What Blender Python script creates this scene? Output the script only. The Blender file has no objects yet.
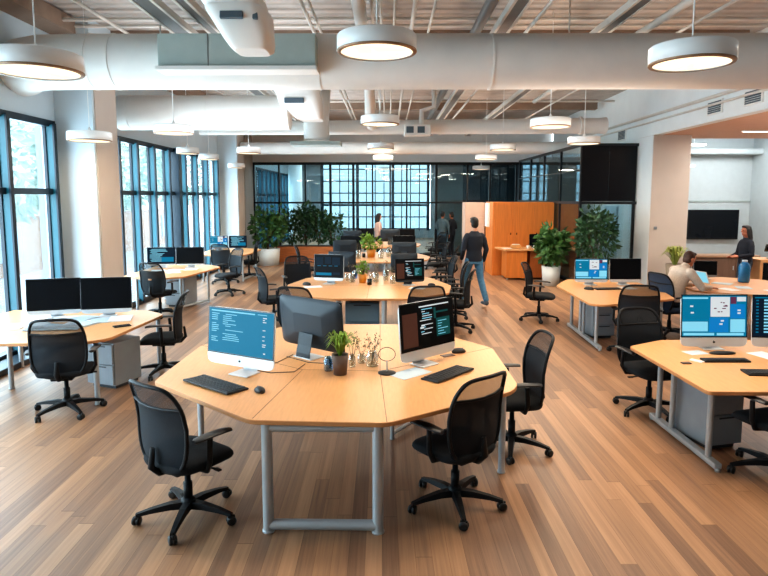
import bpy, bmesh, math, random
from mathutils import Vector, Matrix
R = random.Random(7)
PI = math.pi
C = bpy.context.scene.collection
rad = math.radians

# ------------------------------------------------------------------ materials
MATS = {}
def _nt(name):
    m = bpy.data.materials.new(name); m.use_nodes = True
    nt = m.node_tree; nt.nodes.clear()
    out = nt.nodes.new('ShaderNodeOutputMaterial')
    return m, nt, out
def srgb(r, g, b):
    f = lambda c: (c/255/12.92) if c/255 <= .04045 else ((c/255+.055)/1.055)**2.4
    return (f(r), f(g), f(b), 1)
def mat(name, col, rough=.5, metal=0, var=.08, scale=6, stretch=(1, 1, 1), bump=0, emit=None, es=0, alpha=None, coat=0, spec=.5):
    m, nt, out = _nt(name); N = nt.nodes; L = nt.links
    p = N.new('ShaderNodeBsdfPrincipled')
    tc = N.new('ShaderNodeTexCoord'); mp = N.new('ShaderNodeMapping'); mp.inputs['Scale'].default_value = stretch
    nz = N.new('ShaderNodeTexNoise'); nz.inputs['Scale'].default_value = scale; nz.inputs['Detail'].default_value = 4
    L.new(tc.outputs['Object'], mp.inputs['Vector']); L.new(mp.outputs['Vector'], nz.inputs['Vector'])
    rp = N.new('ShaderNodeValToRGB')
    rp.color_ramp.elements[0].position = .3; rp.color_ramp.elements[1].position = .7
    rp.color_ramp.elements[0].color = tuple(c*(1-var) for c in col[:3])+(1,)
    rp.color_ramp.elements[1].color = tuple(min(1, c*(1+var)) for c in col[:3])+(1,)
    L.new(nz.outputs['Fac'], rp.inputs['Fac']); L.new(rp.outputs['Color'], p.inputs['Base Color'])
    p.inputs['Roughness'].default_value = rough; p.inputs['Metallic'].default_value = metal
    p.inputs['Specular IOR Level'].default_value = spec
    if coat: p.inputs['Coat Weight'].default_value = coat
    if emit:
        p.inputs['Emission Color'].default_value = emit; p.inputs['Emission Strength'].default_value = es
    if bump:
        b = N.new('ShaderNodeBump'); b.inputs['Strength'].default_value = bump; b.inputs['Distance'].default_value = .01
        L.new(nz.outputs['Fac'], b.inputs['Height']); L.new(b.outputs['Normal'], p.inputs['Normal'])
    if alpha is not None:
        tr = N.new('ShaderNodeBsdfTransparent'); mx = N.new('ShaderNodeMixShader'); mx.inputs[0].default_value = alpha
        L.new(tr.outputs[0], mx.inputs[1]); L.new(p.outputs[0], mx.inputs[2]); L.new(mx.outputs[0], out.inputs[0])
    else: L.new(p.outputs[0], out.inputs[0])
    MATS[name] = m
    return m
def glass(name, tint, refl=.08, gloss=.5, rough=.02):
    m, nt, out = _nt(name); N = nt.nodes; L = nt.links
    tr = N.new('ShaderNodeBsdfTransparent'); tr.inputs[0].default_value = tint
    gl = N.new('ShaderNodeBsdfGlossy'); gl.inputs['Roughness'].default_value = rough; gl.inputs[0].default_value = (.9, .95, 1, 1)
    lw = N.new('ShaderNodeLayerWeight'); lw.inputs[0].default_value = .25
    mr = N.new('ShaderNodeMapRange'); mr.inputs['To Min'].default_value = refl; mr.inputs['To Max'].default_value = gloss
    mx = N.new('ShaderNodeMixShader')
    nz = N.new('ShaderNodeTexNoise'); nz.inputs['Scale'].default_value = .7
    bp = N.new('ShaderNodeBump'); bp.inputs['Strength'].default_value = .02
    L.new(nz.outputs['Fac'], bp.inputs['Height']); L.new(bp.outputs['Normal'], gl.inputs['Normal'])
    L.new(lw.outputs['Facing'], mr.inputs['Value']); L.new(mr.outputs[0], mx.inputs[0])
    L.new(tr.outputs[0], mx.inputs[1]); L.new(gl.outputs[0], mx.inputs[2]); L.new(mx.outputs[0], out.inputs[0])
    MATS[name] = m; return m
def emis(name, col, s, var=.05):
    return mat(name, tuple(c*.12 for c in col[:3])+(1,), .45, 0, var, 30, emit=col, es=s, spec=.15)

def floor_material():
    m, nt, out = _nt('floor_planks'); N = nt.nodes; L = nt.links
    def math_(op, a, b=None):
        n = N.new('ShaderNodeMath'); n.operation = op
        for i, v in enumerate((a, b)):
            if v is None: continue
            if isinstance(v, (int, float)): n.inputs[i].default_value = v
            else: L.new(v, n.inputs[i])
        return n.outputs[0]
    tc = N.new('ShaderNodeTexCoord'); mp = N.new('ShaderNodeMapping'); mp.inputs['Rotation'].default_value = (0, 0, rad(-.5))
    L.new(tc.outputs['Object'], mp.inputs['Vector'])
    sx = N.new('ShaderNodeSeparateXYZ'); L.new(mp.outputs[0], sx.inputs[0])
    u = math_('DIVIDE', sx.outputs[0], .105); col = math_('FLOOR', u)
    w1 = N.new('ShaderNodeTexWhiteNoise'); w1.noise_dimensions = '1D'; L.new(col, w1.inputs['W'])
    v = math_('ADD', math_('DIVIDE', sx.outputs[1], 2.3), math_('MULTIPLY', w1.outputs['Value'], 7.3)); row = math_('FLOOR', v)
    cb = N.new('ShaderNodeCombineXYZ'); L.new(col, cb.inputs[0]); L.new(row, cb.inputs[1])
    w2 = N.new('ShaderNodeTexWhiteNoise'); w2.noise_dimensions = '2D'; L.new(cb.outputs[0], w2.inputs['Vector'])
    mp2 = N.new('ShaderNodeMapping'); mp2.inputs['Scale'].default_value = (36, .9, 1); L.new(mp.outputs[0], mp2.inputs[0])
    ad = N.new('ShaderNodeVectorMath'); ad.operation = 'ADD'; L.new(mp2.outputs[0], ad.inputs[0]); L.new(w2.outputs['Color'], ad.inputs[1])
    nz = N.new('ShaderNodeTexNoise'); nz.inputs['Scale'].default_value = 1; nz.inputs['Detail'].default_value = 6; nz.inputs['Roughness'].default_value = .65
    L.new(ad.outputs[0], nz.inputs['Vector'])
    rp = N.new('ShaderNodeValToRGB'); cr = rp.color_ramp
    cr.elements[0].color = srgb(104, 77, 60); cr.elements[0].position = .15
    cr.elements[1].color = srgb(192, 151, 117); cr.elements[1].position = .85
    e = cr.elements.new(.4); e.color = srgb(138, 105, 82)
    e = cr.elements.new(.58); e.color = srgb(164, 125, 94)
    k = math_('ADD', math_('MULTIPLY', w2.outputs['Value'], .36), math_('MULTIPLY', nz.outputs['Fac'], .64))
    L.new(k, rp.inputs['Fac'])
    fu = math_('FRACT', u); fv = math_('FRACT', v)
    s1 = math_('LESS_THAN', fu, .025); s2 = math_('LESS_THAN', fv, .003); sm = math_('MAXIMUM', s1, s2)
    mx = N.new('ShaderNodeMix'); mx.data_type = 'RGBA'; mx.blend_type = 'MULTIPLY'
    L.new(math_('MULTIPLY', sm, .55), mx.inputs['Factor']); L.new(rp.outputs['Color'], mx.inputs[6]); mx.inputs[7].default_value = (.3, .22, .17, 1)
    p = N.new('ShaderNodeBsdfPrincipled'); L.new(mx.outputs[2], p.inputs['Base Color'])
    p.inputs['Roughness'].default_value = .42
    b = N.new('ShaderNodeBump'); b.inputs['Strength'].default_value = .12; b.inputs['Distance'].default_value = .004
    L.new(nz.outputs['Fac'], b.inputs['Height']); L.new(b.outputs[0], p.inputs['Normal'])
    L.new(p.outputs[0], out.inputs[0]); return m

FLOOR = floor_material()
WHITE = mat('white_paint', srgb(234, 237, 237), .7, var=.03, scale=2)
WHITEL = mat('daylight_tinted_white', srgb(208, 222, 230), .7, var=.03, scale=2)  # cool window light tinted into the white of left wall and pillars
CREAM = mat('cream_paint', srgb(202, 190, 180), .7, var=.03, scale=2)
PEACH = mat('peach_soffit_paint', srgb(214, 172, 146), .8, var=.03)
GREYW = mat('pale_grey_paint', srgb(186, 194, 195), .7, var=.03)
DUCT = mat('painted_duct_steel', srgb(230, 228, 224), .55, var=.03, scale=3)
BOXG = mat('grey_green_panel', srgb(170, 182, 178), .5, var=.04)
DECK = mat('ceiling_deck_paint', srgb(194, 185, 178), .8, var=.1, scale=3, bump=.1)
BEAM = mat('brown_beam_paint', srgb(150, 128, 112), .7, var=.08)
PIPE = mat('conduit_white', srgb(214, 208, 200), .4, var=.04)
PIPED = mat('conduit_grey', srgb(120, 118, 116), .4, .3, var=.05)
BLUE = mat('fin_blue', srgb(20, 92, 108), .4, var=.12, scale=2, stretch=(1, 1, .3))
NAVY = mat('frame_navy', srgb(14, 34, 48), .4, var=.1)
BLACKF = mat('frame_black', srgb(18, 24, 30), .35, var=.1)
WINGL = glass('window_glass', (.93, .97, 1, 1), .03, .35)
REARGL = glass('rear_window_glass', (.5, .56, .58, 1), .03, .3)
PARTGL = glass('partition_glass_teal', (.74, .87, .91, 1), .05, .5)
DARKGL = mat('dark_glass_panel', srgb(22, 23, 27), .25, 0, .1, 1, spec=.25)
BOXGL = glass('meeting_glass', (.72, .84, .88, 1), .1, .6)
WOOD = mat('beech_tabletop', srgb(216, 162, 110), .38, var=.07, scale=5, stretch=(12, 1.2, 1))
WOODE = mat('beech_edge', srgb(196, 138, 88), .5, var=.1, scale=8, stretch=(3, 3, 20))
SEAM = mat('table_seam', srgb(120, 84, 56), .6)
CHERRY = mat('orange_veneer', srgb(214, 128, 58), .4, var=.1, scale=3, stretch=(10, 10, .7))
CHERRYD = mat('orange_veneer_dark', srgb(176, 98, 46), .45, var=.12, scale=3, stretch=(8, 8, .7))
PLANTERW = mat('planter_wood', srgb(190, 116, 66), .55, var=.16, scale=3, stretch=(1, 1, 9))
STEEL = mat('grey_leg_steel', srgb(176, 182, 186), .38, .35, var=.05)
ALU = mat('monitor_aluminium', srgb(206, 210, 214), .35, .3, var=.03)
ALUW = mat('white_monitor_plastic', srgb(216, 220, 224), .4, .1, var=.03)
DKHOUSE = mat('dark_monitor_back', srgb(22, 38, 50), .5, 0, var=.12, scale=2)
BEZEL = mat('black_bezel', srgb(12, 15, 19), .25, var=.1)
CHAIRB = mat('chair_black_plastic', srgb(17, 20, 24), .5, var=.12, spec=.3)
CHAIRF = mat('chair_seat_fabric', srgb(17, 21, 26), .9, var=.18, scale=60)
CHAIRNAVY = mat('chair_navy_fabric', srgb(28, 50, 74), .7, var=.12, scale=40)
MESHU = mat('chair_mesh_open', srgb(28, 33, 39), .8, var=.2, scale=90, alpha=.7)
MESHL = mat('chair_mesh_dense', srgb(18, 26, 34), .75, var=.2, scale=90, spec=.35, alpha=.985)
ARMTOP = mat('arm_pad_rubber', srgb(40, 40, 42), .4, var=.1)
WHEEL = mat('caster_rubber', srgb(16, 17, 19), .4)
PEDG = mat('pedestal_grey_steel', srgb(142, 152, 160), .45, .1, var=.05)
PEDB = mat('pedestal_blue_grey', srgb(96, 124, 142), .45, .1, var=.05)
PEDD = mat('pedestal_gap', srgb(52, 58, 64), .5)
KEYB = mat('keyboard_black', srgb(26, 27, 30), .5)
KEYC = mat('keycap_grey', srgb(52, 54, 58), .5, var=.3, scale=80)
KEYW = mat('keyboard_silver', srgb(190, 196, 200), .4)
PAPER = mat('paper_white', srgb(232, 236, 238), .8, var=.03)
PAPERB = mat('paper_blue_grey', srgb(190, 206, 216), .8, var=.05)
POTB = mat('pot_grey_brown', srgb(98, 82, 74), .6, var=.1)
POTW = mat('pot_white', srgb(206, 212, 212), .5, var=.04)
POTO = mat('pot_amber', srgb(204, 130, 40), .4, var=.1)
POTT = mat('pot_taupe', srgb(158, 142, 124), .6, var=.08)
SOIL = mat('soil', srgb(60, 46, 36), .9, var=.3, scale=40)
LEAF = mat('leaf_green', srgb(66, 104, 52), .5, var=.35, scale=9)
LEAFD = mat('leaf_dark_green', srgb(48, 82, 52), .5, var=.4, scale=9)
LEAFB = mat('leaf_bright_green', srgb(112, 148, 54), .5, var=.3, scale=12)
LEAFP = mat('leaf_pale_green', srgb(160, 172, 92), .5, var=.25, scale=12)
LEAFOUT = mat('leaf_outdoor', srgb(186, 208, 196), .6, var=.2, scale=3)
STEM = mat('stem_brown', srgb(84, 68, 48), .7, var=.2)
DRYF = mat('dried_sprig', srgb(112, 104, 82), .8, var=.3, scale=40)
JARG = glass('jar_glass', (.86, .86, .82, 1), .12, .7)
JARB = glass('blue_glass', (.35, .58, .75, 1), .15, .7)
BLUEJUG = mat('blue_jug_plastic', srgb(40, 120, 176), .2, var=.15, scale=8, alpha=.85)
SKIN = mat('skin_light', srgb(206, 150, 122), .5, var=.06, scale=20)
SKIN2 = mat('skin_tan', srgb(178, 112, 84), .5, var=.06, scale=20)
LIP = mat('lip', srgb(160, 90, 80), .5)
EYE = mat('eye_dark', srgb(30, 22, 20), .3)
HAIRD = mat('hair_dark', srgb(24, 20, 20), .6, var=.3, scale=40, stretch=(1, 1, .2))
HAIRB = mat('hair_brown', srgb(62, 36, 26), .6, var=.3, scale=40)
SWNAVY = mat('sweater_navy', srgb(26, 32, 44), .85, var=.2, scale=50)
DENIM = mat('denim_blue', srgb(72, 118, 150), .8, var=.18, scale=20)
DENIMD = mat('trousers_dark', srgb(30, 38, 50), .8, var=.18, scale=20)
KNIT = mat('sweater_oatmeal', srgb(198, 184, 172), .9, var=.14, scale=70, bump=.3)
TEALSH = mat('shirt_grey_teal', srgb(84, 106, 116), .85, var=.15, scale=30)
PINK = mat('blouse_pale_pink', srgb(206, 172, 160), .85, var=.12, scale=30)
SHOE = mat('shoe_grey', srgb(86, 96, 108), .6, var=.1)
SOLE = mat('sole_white', srgb(220, 220, 216), .6)
LAMPW = mat('lamp_white_shell', srgb(238, 240, 240), .4, var=.02)
LAMPRIM = mat('lamp_rim_bronze', srgb(160, 130, 104), .4, .4)
LAMPE = emis('lamp_diffuser_glow', (1, .83, .6, 1), 1.45, .02)
STRIPE = emis('strip_light_glow', (1, .9, .78, 1), 4, .02)
TVB = mat('tv_black_glass', srgb(14, 18, 24), .2, 0, .2, 2, spec=.25)
VENTD = mat('vent_dark', srgb(84, 98, 108), .5)
BRICK = mat('outdoor_brick', srgb(196, 170, 152), .9, var=.15, scale=20)
OUTW = mat('outdoor_white_wall', srgb(240, 240, 238), .9, var=.03)
OUTG = mat('outdoor_paving', srgb(190, 196, 198), .9, var=.1)
BAG = mat('orange_bag', srgb(206, 150, 92), .6, var=.15)
WALNUT = mat('walnut_veneer', srgb(112, 88, 74), .5, var=.12, scale=3, stretch=(8, 8, .7))
WALNUTL = mat('walnut_top', srgb(168, 136, 110), .5, var=.08)
CUP = mat('cup_white', srgb(228, 226, 220), .4)
LOCK = mat('locker_pale', srgb(206, 178, 160), .5, var=.05)
FARW = mat('far_room_grey', srgb(150, 156, 158), .8, var=.05)
FARD = mat('far_room_dark', srgb(52, 64, 72), .7, var=.15)
BROWNW = mat('brown_wall', srgb(120, 98, 84), .7, var=.08)
S_BLUE = emis('screen_teal_blue', srgb(0, 112, 146), 1.15, .15)
S_MID = emis('screen_mid_blue', srgb(14, 116, 176), 1.2, .1)
S_LITE = emis('screen_light_cyan', srgb(130, 200, 222), 1.1, .1)
S_WHITE = emis('screen_white', srgb(214, 222, 226), .9, .05)
S_BLK = mat('screen_black', srgb(10, 13, 18), .4, 0, .3, 3, spec=.15)
S_DKB = emis('screen_dark_navy', srgb(14, 38, 58), .7, .2)
S_TEAL = emis('screen_dark_teal', srgb(22, 84, 84), .8, .3)
S_BRN = emis('screen_brown_reflection', srgb(92, 58, 46), .7, .2)
S_MAG = emis('screen_plum', srgb(110, 60, 90), .8, .2)
GREYP = mat('grey_screen_frame', srgb(130, 136, 140), .5)

# ------------------------------------------------------------------ mesh builder
class M:
    def __init__(s): s.v = []; s.f = []; s.mi = []; s.sm = []
    def add(s, vs, fs, m=0, smooth=False):
        o = len(s.v); s.v += [tuple(v) for v in vs]
        for f in fs: s.f.append([i+o for i in f]); s.mi.append(m); s.sm.append(smooth)
        return s
    def box(s, c, d, b=0, rz=0, m=0, rx=0, ry=0):
        x, y, z = d[0]/2, d[1]/2, d[2]/2
        if b <= 0:
            vs = [Vector((i*x, j*y, k*z)) for i in (-1, 1) for j in (-1, 1) for k in (-1, 1)]
            fs = [(0, 1, 3, 2), (4, 6, 7, 5), (0, 4, 5, 1), (2, 3, 7, 6), (0, 2, 6, 4), (1, 5, 7, 3)]
            sm = False
        else:
            bm = bmesh.new(); bmesh.ops.create_cube(bm, size=1)
            bmesh.ops.scale(bm, vec=d, verts=bm.verts)
            bmesh.ops.bevel(bm, geom=bm.edges[:], offset=min(b, min(d)*.49), segments=2, affect='EDGES', profile=.6)
            bm.verts.index_update()
            vs = [v.co.copy() for v in bm.verts]; fs = [[v.index for v in f.verts] for f in bm.faces]; bm.free(); sm = False
        mt = Matrix.Translation(c) @ Matrix.Rotation(rz, 4, 'Z') @ Matrix.Rotation(ry, 4, 'Y') @ Matrix.Rotation(rx, 4, 'X')
        return s.add([mt @ v for v in vs], fs, m, sm)
    def tube(s, pts, r, n=8, m=0, closed=False, flat=1.0):
        P = [Vector(p) for p in pts]; k = len(P)
        rr = r if isinstance(r, (list, tuple)) else [r]*k
        T = []
        for i in range(k):
            if closed: d = P[(i+1) % k]-P[i-1]
            elif i == 0: d = P[1]-P[0]
            elif i == k-1: d = P[-1]-P[-2]
            else: d = (P[i+1]-P[i]).normalized()+(P[i]-P[i-1]).normalized()
            T.append(d.normalized() if d.length > 1e-9 else Vector((0, 0, 1)))
        a = Vector((0, 0, 1)) if abs(T[0].z) < .9 else Vector((0, 1, 0))
        nx = T[0].cross(a).normalized(); vs = []
        for i in range(k):
            nx = (nx - T[i]*nx.dot(T[i])).normalized(); ny = T[i].cross(nx)
            for j in range(n):
                t = 2*PI*j/n; vs.append(P[i]+nx*(rr[i]*math.cos(t))+ny*(rr[i]*flat*math.sin(t)))
        fs = []
        for i in range(k if closed else k-1):
            a0 = i*n; b0 = ((i+1) % k)*n
            for j in range(n): fs.append((a0+j, a0+(j+1) % n, b0+(j+1) % n, b0+j))
        s.add(vs, fs, m, True)
        if not closed:
            s.add(vs[:n], [list(range(n))[::-1]], m); s.add(vs[-n:], [list(range(n))], m)
        return s
    def lathe(s, prof, n=24, c=(0, 0, 0), m=0, axis='Z', cap=True):
        vs = []; fs = []
        for (r, z) in prof:
            for j in range(n):
                t = 2*PI*j/n; p = (r*math.cos(t), r*math.sin(t), z)
                if axis == 'X': p = (p[2], p[0], p[1])
                if axis == 'Y': p = (p[1], p[2], p[0])
                vs.append((p[0]+c[0], p[1]+c[1], p[2]+c[2]))
        for i in range(len(prof)-1):
            for j in range(n): fs.append((i*n+j, i*n+(j+1) % n, (i+1)*n+(j+1) % n, (i+1)*n+j))
        if cap and prof[0][0] > 1e-6: fs.append(list(range(n))[::-1])
        if cap and prof[-1][0] > 1e-6: fs.append([(len(prof)-1)*n+j for j in range(n)])
        return s.add(vs, fs, m, True)
    def prism(s, poly, z0, z1, m=0, me=None, ch=.004):
        me = m if me is None else me
        n = len(poly)
        A = sum(poly[i][0]*poly[(i+1) % n][1]-poly[(i+1) % n][0]*poly[i][1] for i in range(n))
        if A < 0: poly = poly[::-1]
        cx = sum(p[0] for p in poly)/n; cy = sum(p[1] for p in poly)/n
        def ins(p, d):
            v = Vector((p[0]-cx, p[1]-cy)); l = v.length; v *= (l-d)/l; return (cx+v.x, cy+v.y)
        rings = [([ins(p, ch) for p in poly], z0), (poly, z0+ch), (poly, z1-ch), ([ins(p, ch) for p in poly], z1)]
        vs = [(p[0], p[1], z) for r, z in rings for p in r]
        fs = []
        for i in range(3):
            for j in range(n): fs.append((i*n+j, i*n+(j+1) % n, (i+1)*n+(j+1) % n, (i+1)*n+j))
        s.add(vs, fs, me)
        s.add([(p[0], p[1], z1) for p in rings[3][0]], [list(range(n))], m)
        s.add([(p[0], p[1], z0) for p in rings[0][0]], [list(range(n))[::-1]], me)
        return s
    def ell(s, c, r, m=0, nu=14, nv=9, mt=None):
        vs = []; fs = []
        r = (r, r, r) if isinstance(r, (int, float)) else r
        for i in range(nv+1):
            ph = PI*i/nv
            for j in range(nu):
                t = 2*PI*j/nu
                p = Vector((r[0]*math.sin(ph)*math.cos(t), r[1]*math.sin(ph)*math.sin(t), -r[2]*math.cos(ph)))
                if mt: p = mt @ p
                vs.append(p+Vector(c))
        for i in range(nv):
            for j in range(nu): fs.append((i*nu+j, i*nu+(j+1) % nu, (i+1)*nu+(j+1) % nu, (i+1)*nu+j))
        return s.add(vs, fs, m, True)
    def rings(s, rg, m=0, smooth=True, cap=True):
        n = len(rg[0]); vs = [p for r in rg for p in r]; fs = []
        for i in range(len(rg)-1):
            for j in range(n): fs.append((i*n+j, i*n+(j+1) % n, (i+1)*n+(j+1) % n, (i+1)*n+j))
        s.add(vs, fs, m, smooth)
        if cap:
            s.add(rg[0], [list(range(n))[::-1]], m); s.add(rg[-1], [list(range(n))], m)
        return s
    def eloft(s, sec, n=18, m=0):
        rg = []
        for i, (c, rx, ry) in enumerate(sec):
            a = Vector(sec[max(0, i-1)][0]); b = Vector(sec[min(len(sec)-1, i+1)][0]); t = (b-a).normalized()
            X = Vector((1, 0, 0)); X = (X-t*X.dot(t)).normalized(); Y = t.cross(X)
            rg.append([Vector(c)+X*(rx*math.cos(2*PI*j/n))+Y*(ry*math.sin(2*PI*j/n)) for j in range(n)])
        return s.rings(rg, m)
    def limb(s, pr, n=10, m=0):
        s.tube([p for p, r in pr], [r for p, r in pr], n, m)
        for p, r in pr: s.ell(p, r, m, 10, 7)
        return s
    def xf(s, mt): s.v = [tuple(mt @ Vector(v)) for v in s.v]; return s
    def mesh(s, name, mats):
        me = bpy.data.meshes.new(name); me.from_pydata(s.v, [], s.f); me.update()
        for mm in (mats if isinstance(mats, (list, tuple)) else [mats]): me.materials.append(mm)
        me.polygons.foreach_set('material_index', s.mi); me.polygons.foreach_set('use_smooth', s.sm)
        return me
    def build(s, name, mats, parent=None, label=None, loc=None):
        o = bpy.data.objects.new(name, s.mesh(name, mats)); C.objects.link(o)
        if parent: o.parent = parent
        if label: o['label'] = label
        if loc: o.location = loc
        return o
    def remesh(s, name, mats, parent, voxel=.01, it=4, paint=None):
        tmp = bpy.data.objects.new('tmp', s.mesh('tmp', mats)); C.objects.link(tmp)
        md = tmp.modifiers.new('r', 'REMESH'); md.mode = 'VOXEL'; md.voxel_size = voxel; md.use_smooth_shade = True
        m2 = tmp.modifiers.new('s', 'SMOOTH'); m2.iterations = it; m2.factor = .5
        dg = bpy.context.evaluated_depsgraph_get(); dg.update()
        me = bpy.data.meshes.new_from_object(tmp.evaluated_get(dg)); me.name = name
        tm = tmp.data; bpy.data.objects.remove(tmp); bpy.data.meshes.remove(tm)
        me.materials.clear()
        for mm in (mats if isinstance(mats, (list, tuple)) else [mats]): me.materials.append(mm)
        for p in me.polygons:
            p.use_smooth = True; p.material_index = 0
            if paint:
                for (c, r, k) in paint:
                    if (p.center-Vector(c)).length < r: p.material_index = k
        o = bpy.data.objects.new(name, me); C.objects.link(o); o.parent = parent
        return o

def tag(o, label=None, cat=None, group=None, kind=None):
    for k, v in (('label', label), ('category', cat), ('group', group), ('kind', kind)):
        if v: o[k] = v
    return o
def thing(name, label, cat, loc=(0, 0, 0), rz=0, group=None):
    o = bpy.data.objects.new(name, None); C.objects.link(o); o.empty_display_size = .1
    o.location = loc; o.rotation_euler = (0, 0, rz); return tag(o, label, cat, group)
def copy_tree(o, parent=None):
    c = o.copy(); C.objects.link(c)
    if parent: c.parent = parent
    for ch in [x for x in o.children]: copy_tree(ch, c)
    return c
def struct(o): o['kind'] = 'structure'; return o
def az(deg): return -rad(deg)               # heading from +Y, clockwise, turned into a z rotation
def face(dx, dy): return math.atan2(-dx, dy)

# ================================================================== setting
XL, XR, YB, ZC = -5.2, 6.2, 23.0, 5.0
struct(M().box((2.75, 15.5, -.05), (16.7, 37, .1)).build('floor', FLOOR))
# corrugated ceiling deck
m = M(); y = -3.0; prof = []
while y < 23.2:
    prof += [(y, ZC), (y+.10, ZC), (y+.13, ZC+.025), (y+.22, ZC+.025), (y+.25, ZC)]; y += .25
vs = [(x, p[0], p[1]) for x in (XL-.3, XR+.1) for p in prof]; n = len(prof)
m.add(vs, [(i, i+1, n+i+1, n+i) for i in range(n-1)])
m.box((.5, 10, ZC+.2), (11.9, 27, .1))
struct(m.build('ceiling', DECK))
# left wall with two window openings
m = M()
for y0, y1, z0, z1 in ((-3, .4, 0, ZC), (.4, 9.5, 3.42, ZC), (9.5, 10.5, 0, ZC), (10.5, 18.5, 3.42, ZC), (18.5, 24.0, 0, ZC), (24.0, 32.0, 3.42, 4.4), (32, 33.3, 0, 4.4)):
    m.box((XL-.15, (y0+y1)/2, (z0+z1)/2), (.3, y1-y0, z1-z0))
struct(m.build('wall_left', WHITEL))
struct(M().box((2.8, -3.1, 2.5), (16.6, .2, 5)).build('wall_front', WHITE))
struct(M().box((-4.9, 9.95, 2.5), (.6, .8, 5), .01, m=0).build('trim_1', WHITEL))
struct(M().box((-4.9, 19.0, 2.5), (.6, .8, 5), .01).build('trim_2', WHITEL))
struct(M().box((-5.14, 22.3, 2.5), (.12, 1.4, 5), .01).build('trim_3', CREAM))
struct(M().box((-5.0, 10, 4.86), (.4, 26, .24), .01).build('trim_4', BEAM))
# inner faces of the pillars, warm lamp light painted on as tan
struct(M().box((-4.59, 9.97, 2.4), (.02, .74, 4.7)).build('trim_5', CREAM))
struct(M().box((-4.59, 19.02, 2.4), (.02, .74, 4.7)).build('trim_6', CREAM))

def window(name, y0, y1, fins, big=(), z1=3.42, tr=2.33):
    root = M()
    for z, h in ((.06, .12), (tr, .09), (z1-.05, .1)):
        root.box((XL-.04, (y0+y1)/2, z), (.14, y1-y0, h), .006)
    for y in (y0+.03, y1-.03): root.box((XL-.04, y, z1/2), (.14, .06, z1), .006)
    fr = root.build(name, NAVY); struct(fr)
    ys = [y0]+sorted(fins)+[y1]
    for a, b in zip(ys[:-1], ys[1:]):
        M().box((XL-.06, (a+b)/2, z1/2), (.012, b-a-.02, z1-.1)).build('pane', WINGL, fr)
    for y in fins:
        f = M().box((XL+.02, y, z1/2), (.12, .05, z1-.14), .004)
        o = f.build('fin', BLUE, fr)
        M().box((XL+.09, y, z1/2), (.03, .075, z1-.1), .004).build('fin_edge', NAVY, o)
        M().box((XL-.05, y, z1/2), (.05, .09, z1-.1), .004).build('fin_back', NAVY, o)
    for y in big: M().box((XL+.02, y, z1/2), (.26, .2, z1), .006).build('mullion', NAVY, fr)
    return fr
window('window_1', .4, 9.5, [1.3, 2.45, 3.6, 4.75, 5.9, 7.05, 8.2, 9.35])
window('window_2', 10.5, 18.5, [10.75, 11.6, 12.45, 13.35, 14.25, 15.4, 16.3, 17.25, 18.3], (14.8,))
window('window_3', 24.0, 32.0, [24.6, 25.5, 26.4, 27.3, 28.2, 29.1, 30, 30.9, 31.7])
struct(M().box((-4.99, 5.2, .04), (.3, 8.6, .08), .01).build('baseboard_left', NAVY))

# right header wall, alcove and column
m = M()
m.box((XR+.1, 6, 4.34), (.2, 18, 1.32))          # header over the opening
m.box((XR+.1, 18.9, 4.29), (.2, 7.8, 1.42))          # header over the glazed room
struct(m.build('wall_right', WHITE))
struct(M().box((6.64, 14.75, 1.84), (.88, 1.1, 3.68), .008).build('trim_7', CREAM))
struct(M().box((6.195, 14.75, 1.84), (.02, 1.08, 3.66)).build('trim_8', WHITE))
struct(M().box((8.7, 6.05, 3.74), (4.6, 18.1, .12)).box((8.7, 15.13, 3.9), (4.6, .06, .4)).build('ceiling_alcove', PEACH))
struct(M().box((8.9, 16.6, 4.05), (4.6, 3.4, .1)).build('ceiling_alcove_rear', GREYW))
struct(M().box((9.6, 18.1, 2.1), (6.0, .2, 4.2)).build('wall_alcove', GREYW))
struct(M().box((10.9, 7.6, 2.05), (.2, 21.4, 4.1)).build('wall_far_right', GREYW))
struct(M().box((8.9, 17.75, 3.55), (4.2, .5, .16), .05).build('trim_9', GREYW))
fr = M()
fr.box((9.55, 17.985, 2.12), (2.8, .02, .035)); fr.box((10.95, 17.985, 1.3), (.035, .02, 1.64)); fr.box((8.15, 17.985, 1.3), (.03, .02, 1.64))
struct(fr.build('trim_10', BOXG))

# back glass partition
fr = M()
for z, h in ((.05, .1), (2.03, .07), (3.5, .1)): fr.box((-.05, YB, z), (10.1, .12, h), .005)
XM = [-5.05, -4.1, -3.1, -2.15, -1.28, -.55, .12, .75, 1.87, 3.05, 3.9, 4.9]
for x in XM:
    fr.box((x, YB, 1.75), (.09 if x in (-2.15, -1.28, 1.87) else .06, .12, 3.5), .005)
wb = struct(fr.build('wall_back', BLACKF))
for a, b in zip(XM[:-1], XM[1:]):
    for z0, z1 in ((.1, 2.0), (2.06, 3.45)):
        M().box(((a+b)/2, YB, (z0+z1)/2), (b-a-.06, .012, z1-z0)).build('pane', PARTGL, wb)
struct(M().box((.5, YB, 4.28), (11.4, .16, 1.46)).build('wall_back_header', WHITE))
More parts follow.
